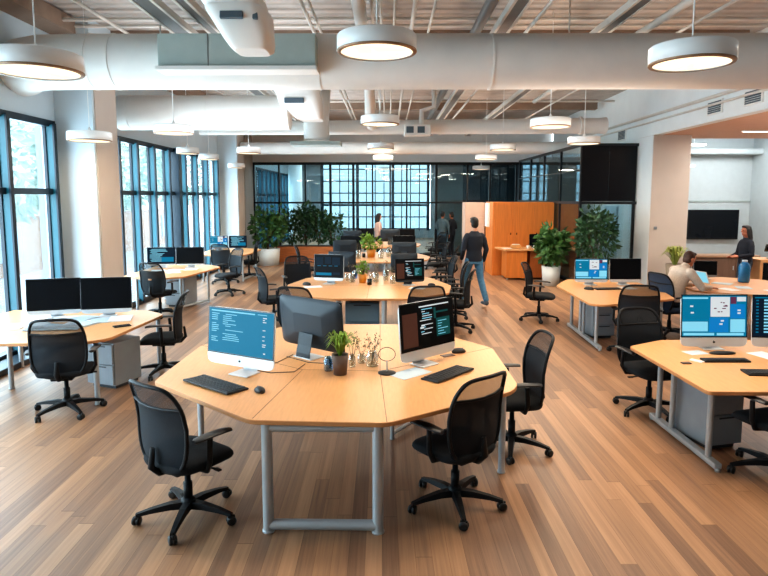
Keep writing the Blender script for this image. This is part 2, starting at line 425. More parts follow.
# room behind the partition
struct(M().box((.5, 28.2, 4.3), (11.6, 10.3, .1)).build('ceiling_rear', GREYW))
m = M()
m.box((-4.45, 33.2, 2.2), (1.6, .2, 4.4)); m.box((4.3, 33.2, 2.2), (3.8, .2, 4.4)); m.box((-.63, 33.2, .25), (6.06, .2, .5)); m.box((-.63, 33.2, 4.2), (6.06, .2, .4))
struct(m.build('wall_rear', FARW))
gf = M()
for i in range(13): gf.box((-3.56+i*.485, 33.15, 2.2), (.16 if i % 4 == 0 else .05, .12, 3.6))
for z in (.5, 1.15, 1.8, 2.45, 3.1, 3.75): gf.box((-.65, 33.15, z), (6, .1, .06 if z != 1.8 else .12))
g = struct(gf.build('window_4', NAVY)); M().box((-.65, 33.2, 2.2), (6, .012, 3.6)).build('pane', REARGL, g)
struct(M().lathe([(.32, 0), (.32, 4.3)], 28, (-4.25, 28.0, 0)).build('trim_11', WHITE))
struct(M().box((2.5, 24.6, 2.15), (1.15, .12, 4.3)).build('wall_rear_panel', FARW))
struct(M().box((4.7, 29.5, 2.15), (3.4, .12, 4.3)).build('wall_rear_dark', FARD))
m = M(); m.box((6.3, 27.8, 2.15), (.2, 9.6, 4.3)); struct(m.build('wall_rear_right', FARD))

# glazed meeting room on the right
gr = M()
for x, y in ((4.8, 15.0), (6.12, 15.0), (4.8, 16.75), (4.8, 18.5), (4.8, 20.2), (4.8, 21.9)): gr.box((x, y, 1.77), (.06, .06, 3.54))
for z in (.05, 2.1, 3.52):
    gr.box((5.48, 15.0, z), (1.4, .07, .07)); gr.box((4.8, 18.5, z), (.07, 7, .07))
gr.box((4.8, 18.5, 2.9), (.05, 7, .03))
wg = struct(gr.build('wall_meeting_room', BLACKF))
M().box((5.135, 14.98, 2.82), (.668, .03, 1.36), .004).build('fascia_panel', DARKGL, wg)
M().box((5.81, 14.98, 2.82), (.668, .03, 1.36), .004).build('fascia_panel', DARKGL, wg)
M().box((5.46, 15.0, 1.07), (1.28, .012, 1.98)).build('pane', BOXGL, wg)
for a, b in ((15.05, 16.72), (16.78, 18.47), (18.53, 20.17), (20.23, 21.87)):
    M().box((4.8, (a+b)/2, 1.07), (.012, b-a, 1.98)).build('pane', BOXGL, wg)
    M().box((4.8, (a+b)/2, 2.81), (.012, b-a, 1.36)).build('pane', PARTGL, wg)
struct(M().box((5.5, 19.4, 1.75), (1.3, .1, 3.5)).build('wall_meeting_rear', BROWNW))
struct(M().box((6.25, 18.9, 1.8), (.1, 7.6, 3.6)).build('wall_meeting_side', WHITE))
d = struct(M().box((6.17, 16.6, 1.0), (.05, .9, 2.0), .005).build('door_1', PAPERB))
M().box((6.13, 16.9, 1.0), (.05, .1, .03), .004).build('door_handle', STEEL, d)

# ================================================================== exterior seen through the windows
struct(M().box((-25, 16, -.8), (39, 70, .2)).build('ground_outside', OUTG))
t = thing('brick_building', 'pale brick building with a white upper wall outside the left windows', 'building', (-17, 22, -.7))
M().box((0, 0, 1.1), (6, 40, 2.2)).build('wall', BRICK, t)
M().box((0, 0, 3.8), (6.2, 40.2, 3.2)).build('upper_wall', OUTW, t)
M().box((0, 0, 5.5), (6.6, 40.6, .25)).build('roof', BOXG, t)
for k in range(5): M().box((3.02, -16+k*8, 1.2), (.1, 1.6, 1.3)).build('window', PAPERB, t)
def leaves(m, c, r, n, size, mi=0, droop=.2, shell=True, rnd=R):
    for _ in range(n):
        while True:
            p = Vector((rnd.uniform(-1, 1), rnd.uniform(-1, 1), rnd.uniform(-1, 1)))
            if p.length <= 1: break
        if shell and p.length > 0.01: p = p.normalized()*(p.length**.5)
        d = (p+Vector((rnd.uniform(-.8, .8), rnd.uniform(-.8, .8), rnd.uniform(-.6, .6)-droop))).normalized()
        q = Vector(c)+Vector((p.x*r[0], p.y*r[1], p.z*r[2]))
        s = size*rnd.uniform(.6, 1.3)
        sd = d.cross(Vector((rnd.uniform(-1, 1), rnd.uniform(-1, 1), rnd.uniform(.2, 1)))).normalized()*s*.28
        up = d.cross(sd).normalized()*s*.08
        m.add([q, q+d*s*.5+sd+up, q+d*s, q+d*s*.5-sd+up], [(0, 1, 2), (0, 2, 3)], mi)
def tree_out(x, y, h, r, label):
    t = thing('tree', label, 'tree', (x, y, -.7), 0, 'trees outside the windows')
    M().tube([(0, 0, 0), (.05, 0, h*.5), (0, .05, h*.8)], [.14, .1, .05]).build('trunk', STEM, t)
    m = M(); leaves(m, (0, 0, h*.72), (r, r, h*.33), 1400, .34); m.build('crown', LEAFOUT, t)
tree_out(-10.4, 15.6, 5.6, 1.7, 'pale leafy tree outside the first left window')
tree_out(-11.5, 25.5, 6.2, 2.0, 'pale leafy tree outside the second left window, left side')
tree_out(-11.3, 33, 6.5, 2.2, 'pale leafy tree outside the second left window, right side')
tree_out(-9, 43, 6, 2, 'distant pale tree behind the rear window grid')

# ================================================================== ceiling services
def duct(name, label, pts, r, seams=(), n=28):
    t = thing(name, label, 'duct', (0, 0, 0))
    M().tube(pts, r, n).build('duct_body', DUCT, t)
    for (p, q, rr) in seams: M().tube([p, q], rr, n).build('joint_band', DUCT, t)
    return t
z1 = 4.03
t = duct('air_duct', 'widest white round air duct crossing the whole ceiling nearest the viewer', [(-5.19, 8.75, z1), (-4.95, 8.42, z1), (-4.6, 8.24, z1), (-4.1, 8.2, z1), (6.18, 8.2, z1)], .355,
     [((x, 8.2, z1), (x+.03, 8.2, z1), .363) for x in (-3.9, -3.6, -.9, 1.35, 5.1)])
for x in (-3.0, 2.4, 5.4): M().tube([(x, 8.2, z1+.34), (x, 8.2, ZC)], .012, 6).build('hanger_rod', PIPE, t)
t = duct('air_duct', 'white round air duct on the left ending above the window, second from the viewer', [(-4.93, 11.0, 3.75), (-4.9, 11, 3.75), (-4.8, 11.0, 3.75), (-1.75, 11.0, 3.75)], [.16, .24, .305, .305],
     [((x, 11, 3.75), (x+.02, 11, 3.75), .311) for x in (-4.6, -3.2)])
duct('air_duct', 'slim white air duct crossing the ceiling behind the second lamp row', [(-4.6, 15, 3.92), (5.2, 15, 3.98), (5.35, 15, 3.98)], [.16, .19, .21], [((4.7, 15, 3.98), (4.75, 15, 3.98), .225)])
duct('air_duct', 'white air duct crossing the ceiling just in front of the glass partition', [(-4.55, 19, 3.76), (6.1, 19, 3.76)], .19, [((x, 19, 3.76), (x+.03, 19, 3.76), .197) for x in (-2, 1, 4)])
# flat grey box strapped to the front of the first duct
t = thing('duct_access_box', 'long flat grey-green metal box fixed to the front of the widest duct', 'duct box', (-1.85, 7.72, 4.04))
M().box((0, 0, 0), (1.94, .26, .4), .008).build('box_body', BOXG, t)
M().box((0, -.02, -.22), (1.98, .34, .05), .008).build('bottom_flange', DUCT, t)
M().box((-.35, -.132, 0), (.012, .006, .39)).build('panel_seam', PIPED, t)
def loftbox(secs, k=.16, n=32):   # rounded-rectangle sections (centre, width, depth) in horizontal planes
    rg = []
    for c, w, d in secs:
        r = []
        for j in range(n):
            a = 2*PI*j/n; ca, sa = math.cos(a), math.sin(a)
            e = .45
            r.append(Vector((c[0]+w/2*math.copysign(abs(ca)**e, ca), c[1]+d/2*math.copysign(abs(sa)**e, sa), c[2])))
        rg.append(r)
    return rg
t = thing('duct_outlet', 'large white tapering supply outlet hanging at the top left of centre, nearest the viewer', 'air outlet', (-1.46, 6.2, 3.7))
M().rings(loftbox([((-.5, -.45, 1.28), .95, .7), ((-.32, -.28, .9), .82, .66), ((-.05, -.05, .45), .6, .6), ((-.02, 0, .38), .56, .58)])).build('outlet_neck', DUCT, t)
M().rings(loftbox([((-.02, 0, .38), .58, .6), ((0, .0, .35), .6, .62), ((.08, .05, .1), .46, .5), ((.1, .06, .03), .4, .44), ((.1, .06, 0), .32, .36)])).build('outlet_hood', DUCT, t)
M().box((-.02, -.285, .27), (.22, .04, .07), .01, rx=rad(-12)).build('outlet_slot', VENTD, t)
M().box((.2, -.25, .27), (.05, .05, .07), .01, rx=rad(-12)).build('outlet_slot', VENTD, t)
t = thing('duct_outlet', 'white tapering supply outlet hanging below the widest duct, left of the centre lamps', 'air outlet', (-1.6, 10.95, 3.5))
M().rings(loftbox([((0, 0, 1.45), .8, .8), ((0, 0, .62), .8, .8), ((.05, 0, .5), .76, .76)])).build('outlet_neck', DUCT, t)
M().rings(loftbox([((.05, 0, .5), .78, .78), ((.08, 0, .36), .74, .74), ((.2, .1, .16), .5, .6), ((.24, .1, .12), .4, .5)])).build('outlet_hood', DUCT, t)
M().box((.0, -.39, .4), (.34, .04, .09), .01).build('outlet_slot', VENTD, t)
t = thing('ceiling_diffuser', 'white round drop duct ending in a flat grey plate in front of the glass partition', 'air outlet', (-1.66, 14.4, 3.44))
M().lathe([(.27, .12), (.3, .2), (.3, .75), (.36, 1.6)], 28).build('drop_duct', DUCT, t)
M().box((0, 0, .05), (1.15, .6, .09), .01).build('plate', BOXG, t)
M().lathe([(.2, .085), (.33, .1), (.33, .125), (.27, .15)], 28).build('collar', DUCT, t)
# small fan unit
t = thing('fan_coil_unit', 'small white fan unit with square grilles hanging right of the centre lamps', 'air unit', (.72, 14.55, 3.68))
M().box((0, 0, .14), (.62, .4, .26), .02).build('casing', DUCT, t)
for x in (-.18, .08): M().box((x, -.205, .14), (.17, .02, .15)).build('grille', VENTD, t)
M().tube([(.1, 0, .26), (.1, 0, .6), (.4, .1, .7), (.4, .1, 1.3)], .06).build('pipe', DUCT, t)

def run(name, pts, r, ma, label, cat='pipe', group=None, n=8):
    return tag(M().tube(pts, r, n).build(name, ma), label, cat, group)
G1 = 'white conduits running along the ceiling'
for x, z, r in ((-4.0, 4.75, .025), (-1.1, 4.72, .03), (-.95, 4.6, .02), (-.2, 4.7, .02), (-.08, 4.7, .018), (.1, 4.7, .018), (.36, 4.72, .03), (.62, 4.72, .02), (1.75, 4.62, .022), (1.95, 4.55, .025), (4.1, 4.55, .022)):
    run('conduit_pipe', [(x, 6.8, z), (x, 22.8, z)], r, PIPE, 'thin white conduit running straight back under the ceiling deck', group=G1)
run('conduit_pipe', [(-.36, 6.8, 4.68), (-.36, 12.2, 4.62), (-.36, 13.4, 4.1), (-.36, 14.8, 4.0)], [.09, .09, .13, .16], DUCT, 'thick white pipe dropping behind the centre lamp')
run('conduit_pipe', [(1.3, 6.8, 4.66), (1.3, 22.8, 4.66)], .075, PIPED, 'thick grey pipe running back right of the centre lamp', n=14)
run('conduit_pipe', [(3.5, 6.8, 4.5), (3.5, 14.6, 4.5)], .05, PIPE, 'white pipe running back above the right front lamp', n=12)
G2 = 'conduits crossing the ceiling'
for y, z, ma in ((9.2, 4.86, PIPE), (9.55, 4.86, PIPE), (13.2, 4.8, PIPED), (16.5, 4.8, PIPE), (18, 4.8, PIPED)):
    run('conduit_pipe', [(-4.9, y, z), (6.1, y, z)], .028, ma, 'thin conduit crossing the ceiling from wall to wall', group=G2)
run('conduit_pipe', [(6.12, 6, 4.12), (6.12, 22.8, 4.12)], .035, PIPE, 'white pipe fixed along the top of the right wall', n=10)
run('conduit_pipe', [(6.14, 6, 3.98), (6.14, 22.8, 3.98)], .025, PIPE, 'thin conduit below the thicker white pipe on the right wall')
def tray(x, w, label):
    t = thing('cable_tray', label, 'cable tray', (x, 0, 4.55))
    for s in (-1, 1): M().box((s*w/2, 14.8, 0), (.04, 16, .09), .004).build('side_rail', PIPE, t)
    M().box((0, 14.8, -.03), (w, 16, .012)).build('tray_bed', PIPED, t)
    M().box((0, 14.8, .0), (w*.45, 15.8, .04), .01).build('cable_bundle', PIPED, t)
tray(-2.85, .24, 'white cable tray running back over the left desks')
tray(-2.4, .14, 'narrow white cable tray running back right of the wider left tray')
tray(1.58, .18, 'white cable tray running back right of the thick grey pipe')
tray(3.0, .16, 'white cable tray running back above the right lamps')
struct(M().box((.5, 10.4, 4.87), (11, .18, .26)).build('ceiling_beam_1', BEAM))
struct(M().box((.5, 14, 4.87), (11, .18, .26)).build('ceiling_beam_2', BEAM))
struct(M().box((.5, 17.6, 4.87), (11, .18, .26)).build('ceiling_beam_3', BEAM))
struct(M().box((.5, 7.0, 4.87), (11, .18, .26)).build('ceiling_beam_4', BEAM))

# pendant lamps
def pendant(x, y, z, dia, label, power, h=.13):
    t = thing('pendant_lamp', label, 'pendant lamp', (x, y, z), 0, 'round white pendant lamps')
    r = dia/2
    M().lathe([(0, .02), (r-.025, .02), (r-.025, 0), (r, .004), (r, h-.01), (r-.01, h), (.02, h+.004), (0, h+.004)], 48).build('lamp_shade', LAMPW, t)
    M().lathe([(r-.03, -.002), (r-.002, -.002), (r+.003, .006), (r+.001, .012)], 48, cap=False).build('rim', LAMPRIM, t)
    M().lathe([(0, .006), (r-.026, .006)], 48).build('diffuser', LAMPE, t)
    M().tube([(0, 0, h), (0, 0, ZC-z if y < 23 else 4.2-z)], .006, 6).build('cable', LAMPW, t)
    M().lathe([(.03, h), (.02, h+.05), (.006, h+.07)], 12).build('cable_grip', LAMPW, t)
    l = bpy.data.lights.new('lamp_light', 'AREA'); l.shape = 'DISK'; l.size = dia*.85; l.energy = power; l.color = (1, .83, .64)
    lo = bpy.data.objects.new('lamp_light', l); C.objects.link(lo); lo.parent = t; lo.location = (0, 0, -.02)
    return t
LP = 38
for x, y, z, d, lb in (
    (-.08, 4.83, 3.37, .62, 'round white pendant lamp at top centre, largest of the middle row'),
    (-2.52, 4.43, 3.14, .62, 'round white pendant lamp cut by the left edge, at the top left'),
    (2.17, 4.42, 3.19, .57, 'round white pendant lamp at the top right, in front of the widest duct'),
    (-4.3, 8.8, 3.05, .6, 'round pendant lamp hanging in front of the pale pillar on the left'),
    (-3.36, 9.6, 3.24, .6, 'round pendant lamp hanging just under the second duct at its left end'),
    (-.11, 9.54, 3.37, .6, 'second pendant lamp of the middle row, behind the largest one'),
    (2.48, 9.3, 3.3, .6, 'round pendant lamp right of centre, under the front duct'),
    (3.75, 11.62, 3.25, .6, 'round pendant lamp in front of the dark glass fascia'),
    (-4.2, 12.8, 3.15, .46, 'small-looking pendant lamp in front of the second window, left one of the pair'),
    (-4.2, 14.3, 3.12, .46, 'small-looking pendant lamp in front of the second window, right one of the pair'),
    (-4.2, 16.9, 3.05, .46, 'pendant lamp against the second pillar on the left'),
    (-3.05, 13.4, 3.2, .52, 'pendant lamp left of the drop duct plate, near the glass partition'),
    (-.14, 13.78, 3.32, .6, 'third pendant lamp of the middle row'),
    (-.12, 18.4, 3.36, .6, 'fourth pendant lamp of the middle row, just before the glass partition'),
    (2.72, 14.31, 3.34, .6, 'third pendant lamp back on the right side, above the walking man'),
    (2.8, 17.2, 3.3, .6, 'fourth pendant lamp back on the right side'),
    (3.3, 21.3, 3.2, .6, 'rearmost pendant lamp on the right, above the pale lockers'),
    (-.1, 25.8, 3.4, .6, 'pendant lamp hanging behind the glass partition in the middle')):
    pendant(x, y, z, d, lb, 16 if x < -2 else LP)
# wall vents on the right header
for (y, z, lb) in ((11.6, 3.93, 'grey louvred vent on the right wall, middle one'), (10.4, 3.93, 'grey louvred vent on the right wall, nearest the viewer'), (16.1, 3.86, 'grey louvred vent on the right wall above the dark fascia')):
    t = thing('wall_vent', lb, 'vent', (XR-.01, y, z))
    M().box((0, 0, 0), (.03, .52, .26), .004).build('vent_frame', DUCT, t)
    m = M()
    for k in range(6): m.box((-.015, 0, -.09+k*.036), (.02, .44, .022), ry=rad(30))
    m.build('louvres', VENTD, t)
# alcove lights
for x, y, z, w, lb in ((8.0, 13.3, 3.667, .55, 'flush strip light in the peach soffit, left one'), (8.05, 12.0, 3.667, .45, 'flush strip light in the peach soffit, right one')):
    t = thing('strip_light', lb, 'strip light', (x, y, z)); M().box((0, 0, 0), (w, .1, .03), .005).build('housing', LAMPW, t); M().box((0, 0, -.016), (w-.04, .08, .01)).build('diffuser', STRIPE, t)
for x, y, z, w, lb in ((8.2, 15.9, 3.9, .7, 'upper hanging strip light beside the column in the alcove'), (8.35, 16.6, 3.66, .6, 'middle hanging strip light beside the column in the alcove'), (8.2, 16.7, 3.1, .5, 'lowest strip light beside the column in the alcove')):
    t = thing('strip_light', lb, 'strip light', (x, y, z)); M().box((0, 0, 0), (w, .1, .05), .005).build('housing', LAMPW, t); M().box((0, 0, -.028), (w-.04, .08, .01)).build('diffuser', STRIPE, t)
    M().tube([(0, 0, .02), (0, 0, 4.02-z)], .006, 6).build('cable', LAMPW, t)
tag(M().box((6.33, 14.19, 1.52), (.07, .03, .07), .006).build('wall_switch', GREYP), 'small grey switch on the cream column', 'switch')

# ================================================================== furniture makers
def sup(t, e=.4): return math.copysign(abs(t)**e, t)
def chair_parts(root, fab=CHAIRF, up=MESHU, lo=MESHL):
    # five-star base
    m = M(); m.lathe([(.035, .07), (.05, .08), (.05, .13), (.034, .15)], 16)
    for k in range(5):
        a = 2*PI*k/5+PI/2; d = Vector((math.cos(a), math.sin(a), 0)); s_ = Vector((-d.y, d.x, 0)); rg = []
        for r, w, z0, z1 in ((.03, .03, .075, .125), (.12, .027, .082, .125), (.24, .021, .075, .105), (.33, .016, .062, .082)):
            rg.append([d*r+s_*w+Vector((0, 0, z0)), d*r+s_*w*.8+Vector((0, 0, z1)), d*r-s_*w*.8+Vector((0, 0, z1)), d*r-s_*w+Vector((0, 0, z0))])
        m.rings(rg, 0, False)
    m.build('base', CHAIRB, root)
    for k in range(5):
        a = 2*PI*k/5+PI/2; p = (.325*math.cos(a), .325*math.sin(a), .031); q = R.uniform(0, PI)
        w = M()
        for sd in (-1, 1): w.lathe([(.012, -.009), (.028, -.01), (.031, -.004), (.031, .004), (.028, .01), (.012, .009)], 14, (sd*.014, 0, 0), 0, 'X')
        w.box((0, 0, .022), (.016, .05, .03), .006); w.tube([(0, 0, .02), (0, 0, .05)], .008, 8)
        w.xf(Matrix.Translation(p) @ Matrix.Rotation(q, 4, 'Z')); w.build('caster', WHEEL, root)
    M().lathe([(.03, .13), (.03, .26), (.02, .26), (.02, .4)], 16).build('gas_lift', CHAIRB, root)
    m = M(); m.box((0, -.02, .4), (.2, .26, .05), .012); m.tube([(.1, .03, .4), (.24, .05, .4)], .008, 6); m.box((.25, .05, .4), (.05, .03, .012), .004)
    m.build('tilt_mechanism', CHAIRB, root)
    # seat pad
    rg = []; n = 40
    for sc, z in ((.86, .42), (.97, .43), (1, .452), (.99, .472), (.93, .488), (.6, .494), (.05, .49)):
        r = []
        for j in range(n):
            a = 2*PI*j/n; x = .25*sup(math.cos(a), .55)*sc; y = .02+.245*sup(math.sin(a), .55)*sc
            zz = z-(.035*max(0, (y-.1)/.16)**2 if z > .43 else .02*max(0, (y-.1)/.16)**2)+.06*x*x
            r.append(Vector((x, y, zz)))
        rg.append(r)
    M().rings(rg).build('seat', fab, root)
    # curved back
    Z = [(.0, -.2, .41, .4), (.12, -.225, .5, .47), (.3, -.225, .63, .5), (.55, -.225, .78, .5), (.8, -.262, .93, .48), (1, -.315, 1.06, .45)]
    def prof(t):
        for a, b in zip(Z[:-1], Z[1:]):
            if t <= b[0]+1e-9:
                k = (t-a[0])/(b[0]-a[0]); return [a[i]+(b[i]-a[i])*k for i in (1, 2, 3)]
    def smoothprof(t):
        ws = [(prof(min(1, max(0, t+d)))) for d in (-.08, -.04, 0, .04, .08)]
        return [sum(w[i] for w in ws)/5 for i in range(3)]
    def pos(u, t, off=0):
        y, z, w = smoothprof(t); return Vector((u*w/2, y+.05*u*u+off, z))
    hh = lambda t: max(0.0, 1-abs(2*t-1)**7)**(1/7)
    loop = []
    for j in range(56):
        a = 2*PI*j/56; u = sup(math.cos(a), .5); t = .5+.5*sup(math.sin(a), .5)
        loop.append(pos(u, t))
    bk = M().tube(loop, .014, 8, closed=True).build('backrest', CHAIRB, root)
    def panel(t0, t1, rows, name, ma):
        m = M(); nu = 14; vs = []
        for i in range(rows+1):
            t = t0+(t1-t0)*i/rows
            tt = min(.985, max(.015, t))
            for j in range(nu+1):
                u = -1+2*j/nu; vs.append(pos(u*hh(tt), tt))
        fs = [(i*(nu+1)+j, i*(nu+1)+j+1, (i+1)*(nu+1)+j+1, (i+1)*(nu+1)+j) for i in range(rows) for j in range(nu)]
        m.add(vs, fs, 0, True); m.build(name, ma, bk)
    panel(.72, 1, 10, 'mesh_panel', up)
    panel(0, .72, 14, 'lumbar_panel', lo)
    m = M(); m.tube([pos(-.97, .73, -.004), pos(-.45, .72, -.006), pos(0, .715, -.006), pos(.45, .72, -.006), pos(.97, .73, -.004)], .011, 8); m.build('crossbar', CHAIRB, bk)
    M().tube([(0, -.1, .4), (0, -.21, .41), (0, -.265, .47), (0, -.25, .6)], [.03, .03, .028, .018], 10, flat=.7).build('back_support', CHAIRB, root)
    for s in (-1, 1):
        a = M().tube([(s*.12, -.03, .405), (s*.25, -.03, .42), (s*.29, -.04, .5), (s*.285, -.03, .655)], [.018, .018, .02, .02], 8, flat=.8).build('armrest', CHAIRB, root)
        rg = []
        for y, w, z in ((-.15, .02, .672), (-.13, .036, .676), (-.02, .043, .68), (.08, .04, .676), (.125, .03, .668), (.14, .014, .662)):
            rg.append([Vector((s*.285+w*math.cos(2*PI*j/12), y, z+.013*math.sin(2*PI*j/12))) for j in range(12)])
        M().rings(rg).build('arm_pad', ARMTOP, a)
PROTO = {}
def chair(x, y, deg, label, kind='black', group='black mesh office chairs'):
    if kind not in PROTO:
        t = thing('office_chair', label, 'chair', (x, y, 0), az(deg), group); t.scale = (1.05, 1.05, 1.0)
        if kind == 'navy': chair_parts(t, CHAIRNAVY, CHAIRNAVY, CHAIRNAVY)
        else: chair_parts(t)
        PROTO[kind] = t
    else:
        t = copy_tree(PROTO[kind]); t.location = (x, y, 0); t.rotation_euler = (0, 0, az(deg)); tag(t, label, 'chair', group)
    return t

def round_poly(poly, r=.06, k=4):
    out = []; n = len(poly)
    for i in range(n):
        p = Vector(poly[i]); a = Vector(poly[i-1]); b = Vector(poly[(i+1) % n])
        da = (a-p).normalized(); db = (b-p).normalized()
        q0 = p+da*min(r, (a-p).length*.4); q1 = p+db*min(r, (b-p).length*.4)
        for j in range(k+1):
            t = j/k; out.append(tuple(q0*(1-t)**2+p*2*t*(1-t)+q1*t*t))
    return out
def frame_leg(t, a, b, top=.71, r=.026, foot=None, posts=2):
    a = Vector((a[0], a[1], 0)); b = Vector((b[0], b[1], 0)); m = M()
    for k in range(posts):
        p = a.lerp(b, k/(posts-1)); m.tube([p+Vector((0, 0, .012)), p+Vector((0, 0, top))], r, 14)
    m.tube([a+Vector((0, 0, .05)), b+Vector((0, 0, .05))], r*.95, 12)
    m.tube([a+Vector((0, 0, top-.03)), b+Vector((0, 0, top-.03))], r*.8, 10)
    for p in (a, b): m.lathe([(r*1.15, 0), (r*1.15, .014)], 12, p)
    m.build('leg_frame', STEEL, t)
def bar_leg(t, a, b, posts, top=.71, r=.026, ext=.12):   # floor bar with several posts
    a = Vector((a[0], a[1], 0)); b = Vector((b[0], b[1], 0)); d = (b-a).normalized(); m = M()
    L = (b-a).length+2*ext; c = (a+b)/2; ang = math.atan2(d.y, d.x)
    m.box((c.x, c.y, .045), (L, .065, .05), .012, rz=ang)
    m.box((c.x, c.y, top-.02), (L*.95, .05, .04), .008, rz=ang)
    for k in posts:
        p = a.lerp(b, k); m.tube([p+Vector((0, 0, .05)), p+Vector((0, 0, top))], r, 14)
    for p in (a-d*ext*.9, b+d*ext*.9): m.lathe([(.022, 0), (.022, .03)], 12, p)
    m.build('leg_frame', STEEL, t)
def post(t, p, top=.71, r=.028):
    m = M(); m.tube([(p[0], p[1], .01), (p[0], p[1], top)], r, 14); m.lathe([(r*1.2, 0), (r*1.2, .015)], 12, (p[0], p[1], 0)); m.build('leg', STEEL, t)
def desk(label, poly, seams=(), loc=(0, 0), group=None, rr=.07, zt=0):
    t = thing('desk', label, 'desk', (loc[0], loc[1], 0), 0, group)
    loc_p = [(p[0]-loc[0], p[1]-loc[1]) for p in poly]
    M().prism(round_poly(loc_p, rr), .71+zt, .742+zt, 0, 1).build('tabletop', [WOOD, WOODE], t)
    if seams:
        m = M()
        for a, b in seams:
            a = Vector((a[0]-loc[0], a[1]-loc[1])); b = Vector((b[0]-loc[0], b[1]-loc[1])); c = (a+b)/2; d = b-a
            m.box((c.x, c.y, .742+zt), (d.length, .005, .0016), rz=math.atan2(d.y, d.x))
        m.build('seam', SEAM, t)
    return t
def pedestal(x, y, deg, label, ma=PEDG, w=.42, d=.52, h=.6, drawers=3):
    t = thing('drawer_pedestal', label, 'drawer unit', (x, y, 0), az(deg))   # drawers face -Y
    M().box((0, .01, h/2+.02), (w, d-.02, h-.04), .008).build('carcass', ma, t)
    M().box((0, .01, .02), (w-.06, d-.08, .04)).build('plinth', PEDD, t)
    dh = (h-.06)/drawers
    for k in range(drawers):
        o = M().box((0, -d/2, .05+dh*(k+.5)), (w-.012, .022, dh-.012), .004).build('drawer', ma, t)
        M().box((0, -d/2-.008, .05+dh*(k+1)-.03), (w*.5, .014, .014), .003).build('handle', PEDD, o)
    return t

def screen_rects(kind, rnd):
    r = []
    if kind == 'code_blue':
        r += [(.03, .93, .72, .96, 2), (.76, .94, .9, .955, 2)]
        for i in range(15):
            y = .87-i*.045
            if rnd.random() < .85: r.append((.04, y, .04+rnd.uniform(.05, .13), y+.018, 2))
            if rnd.random() < .85:
                x = .22+rnd.choice((0, 0, .04)); r.append((x, y, x+rnd.uniform(.06, .3), y+.016, 2))
            if rnd.random() < .45: r.append((.84, y, .84+rnd.uniform(.03, .06), y+.02, 3))
        r.append((.86, .08, .89, .11, 3))
    elif kind == 'code_dark':
        r += [(.03, .05, .3, .8, 2), (.34, .9, .92, .93, 5), (.66, .18, .93, .6, 3), (.62, .6, .66, .85, 3), (.66, .72, .9, .76, 3)]
        for i in range(14):
            y = .84-i*.05
            if rnd.random() < .8: x = .34+rnd.uniform(0, .08); r.append((x, y, x+rnd.uniform(.06, .22), y+.018, 4 if rnd.random() < .7 else 5))
        for i in range(6): r.append((.69, .22+i*.06, .69+rnd.uniform(.06, .2), .235+i*.06, 4))
        r.append((.35, .42, .42, .46, 5)); r.append((.37, .47, .44, .49, 5))
    elif kind == 'tiles':
        r += [(.0, .92, .4, .96, 3), (.0, .12, .4, .36, 2), (.42, .1, .72, .46, 1), (.44, .48, .74, .97, 4), (.75, .8, .84, .97, 5), (.85, .86, .99, .97, 4), (.75, .44, .98, .79, 1), (.75, .1, .98, .42, 3), (.02, .02, .5, .08, 3), (.54, .02, .96, .08, 3)]
        for i in range(9): r.append((.03+rnd.uniform(0, .02), .15+i*.022, .2+rnd.uniform(0, .18), .157+i*.022, 3))
        for i in range(8): x = .48+rnd.uniform(0, .18); y = .56+rnd.uniform(0, .28); r.append((x, y, x+rnd.uniform(.02, .07), y+.025, 5))
        for p in ((.12, .72), (.13, .56), (.6, .36), (.58, .28), (.86, .62), (.86, .55)): r.append((p[0], p[1], p[0]+.05, p[1]+.04, 4))
    elif kind == 'list':
        for i in range(11):
            y = .87-i*.078; r.append((.16, y, .16+rnd.uniform(.35, .78), y+.04, 2)); r.append((.04, y, .08, y+.03, 1))
        r.append((.02, .94, .9, .97, 1))
    elif kind == 'blue_rows':
        for i in range(12):
            y = .9-i*.07; x = .06+rnd.uniform(0, .1); r.append((x, y, x+rnd.uniform(.25, .75), y+.03, 2))
        r.append((.5, .1, .95, .4, 1))
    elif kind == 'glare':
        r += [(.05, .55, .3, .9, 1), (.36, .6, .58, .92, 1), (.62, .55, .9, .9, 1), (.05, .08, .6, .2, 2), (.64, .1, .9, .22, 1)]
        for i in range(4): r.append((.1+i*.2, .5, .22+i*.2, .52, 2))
    return r
SCR = {'code_blue': [S_BLUE, S_MID, S_LITE, S_WHITE], 'code_dark': [S_BLK, S_DKB, S_BRN, S_TEAL, S_LITE, S_WHITE], 'tiles': [S_BLUE, S_MID, S_LITE, S_LITE, S_WHITE, S_MAG],
       'list': [S_DKB, S_BLUE, S_LITE], 'blue_rows': [S_DKB, S_BLUE, S_LITE], 'glare': [S_BLK, S_DKB, S_BLUE], 'off': [S_BLK], 'dim': [S_BLK, S_DKB]}
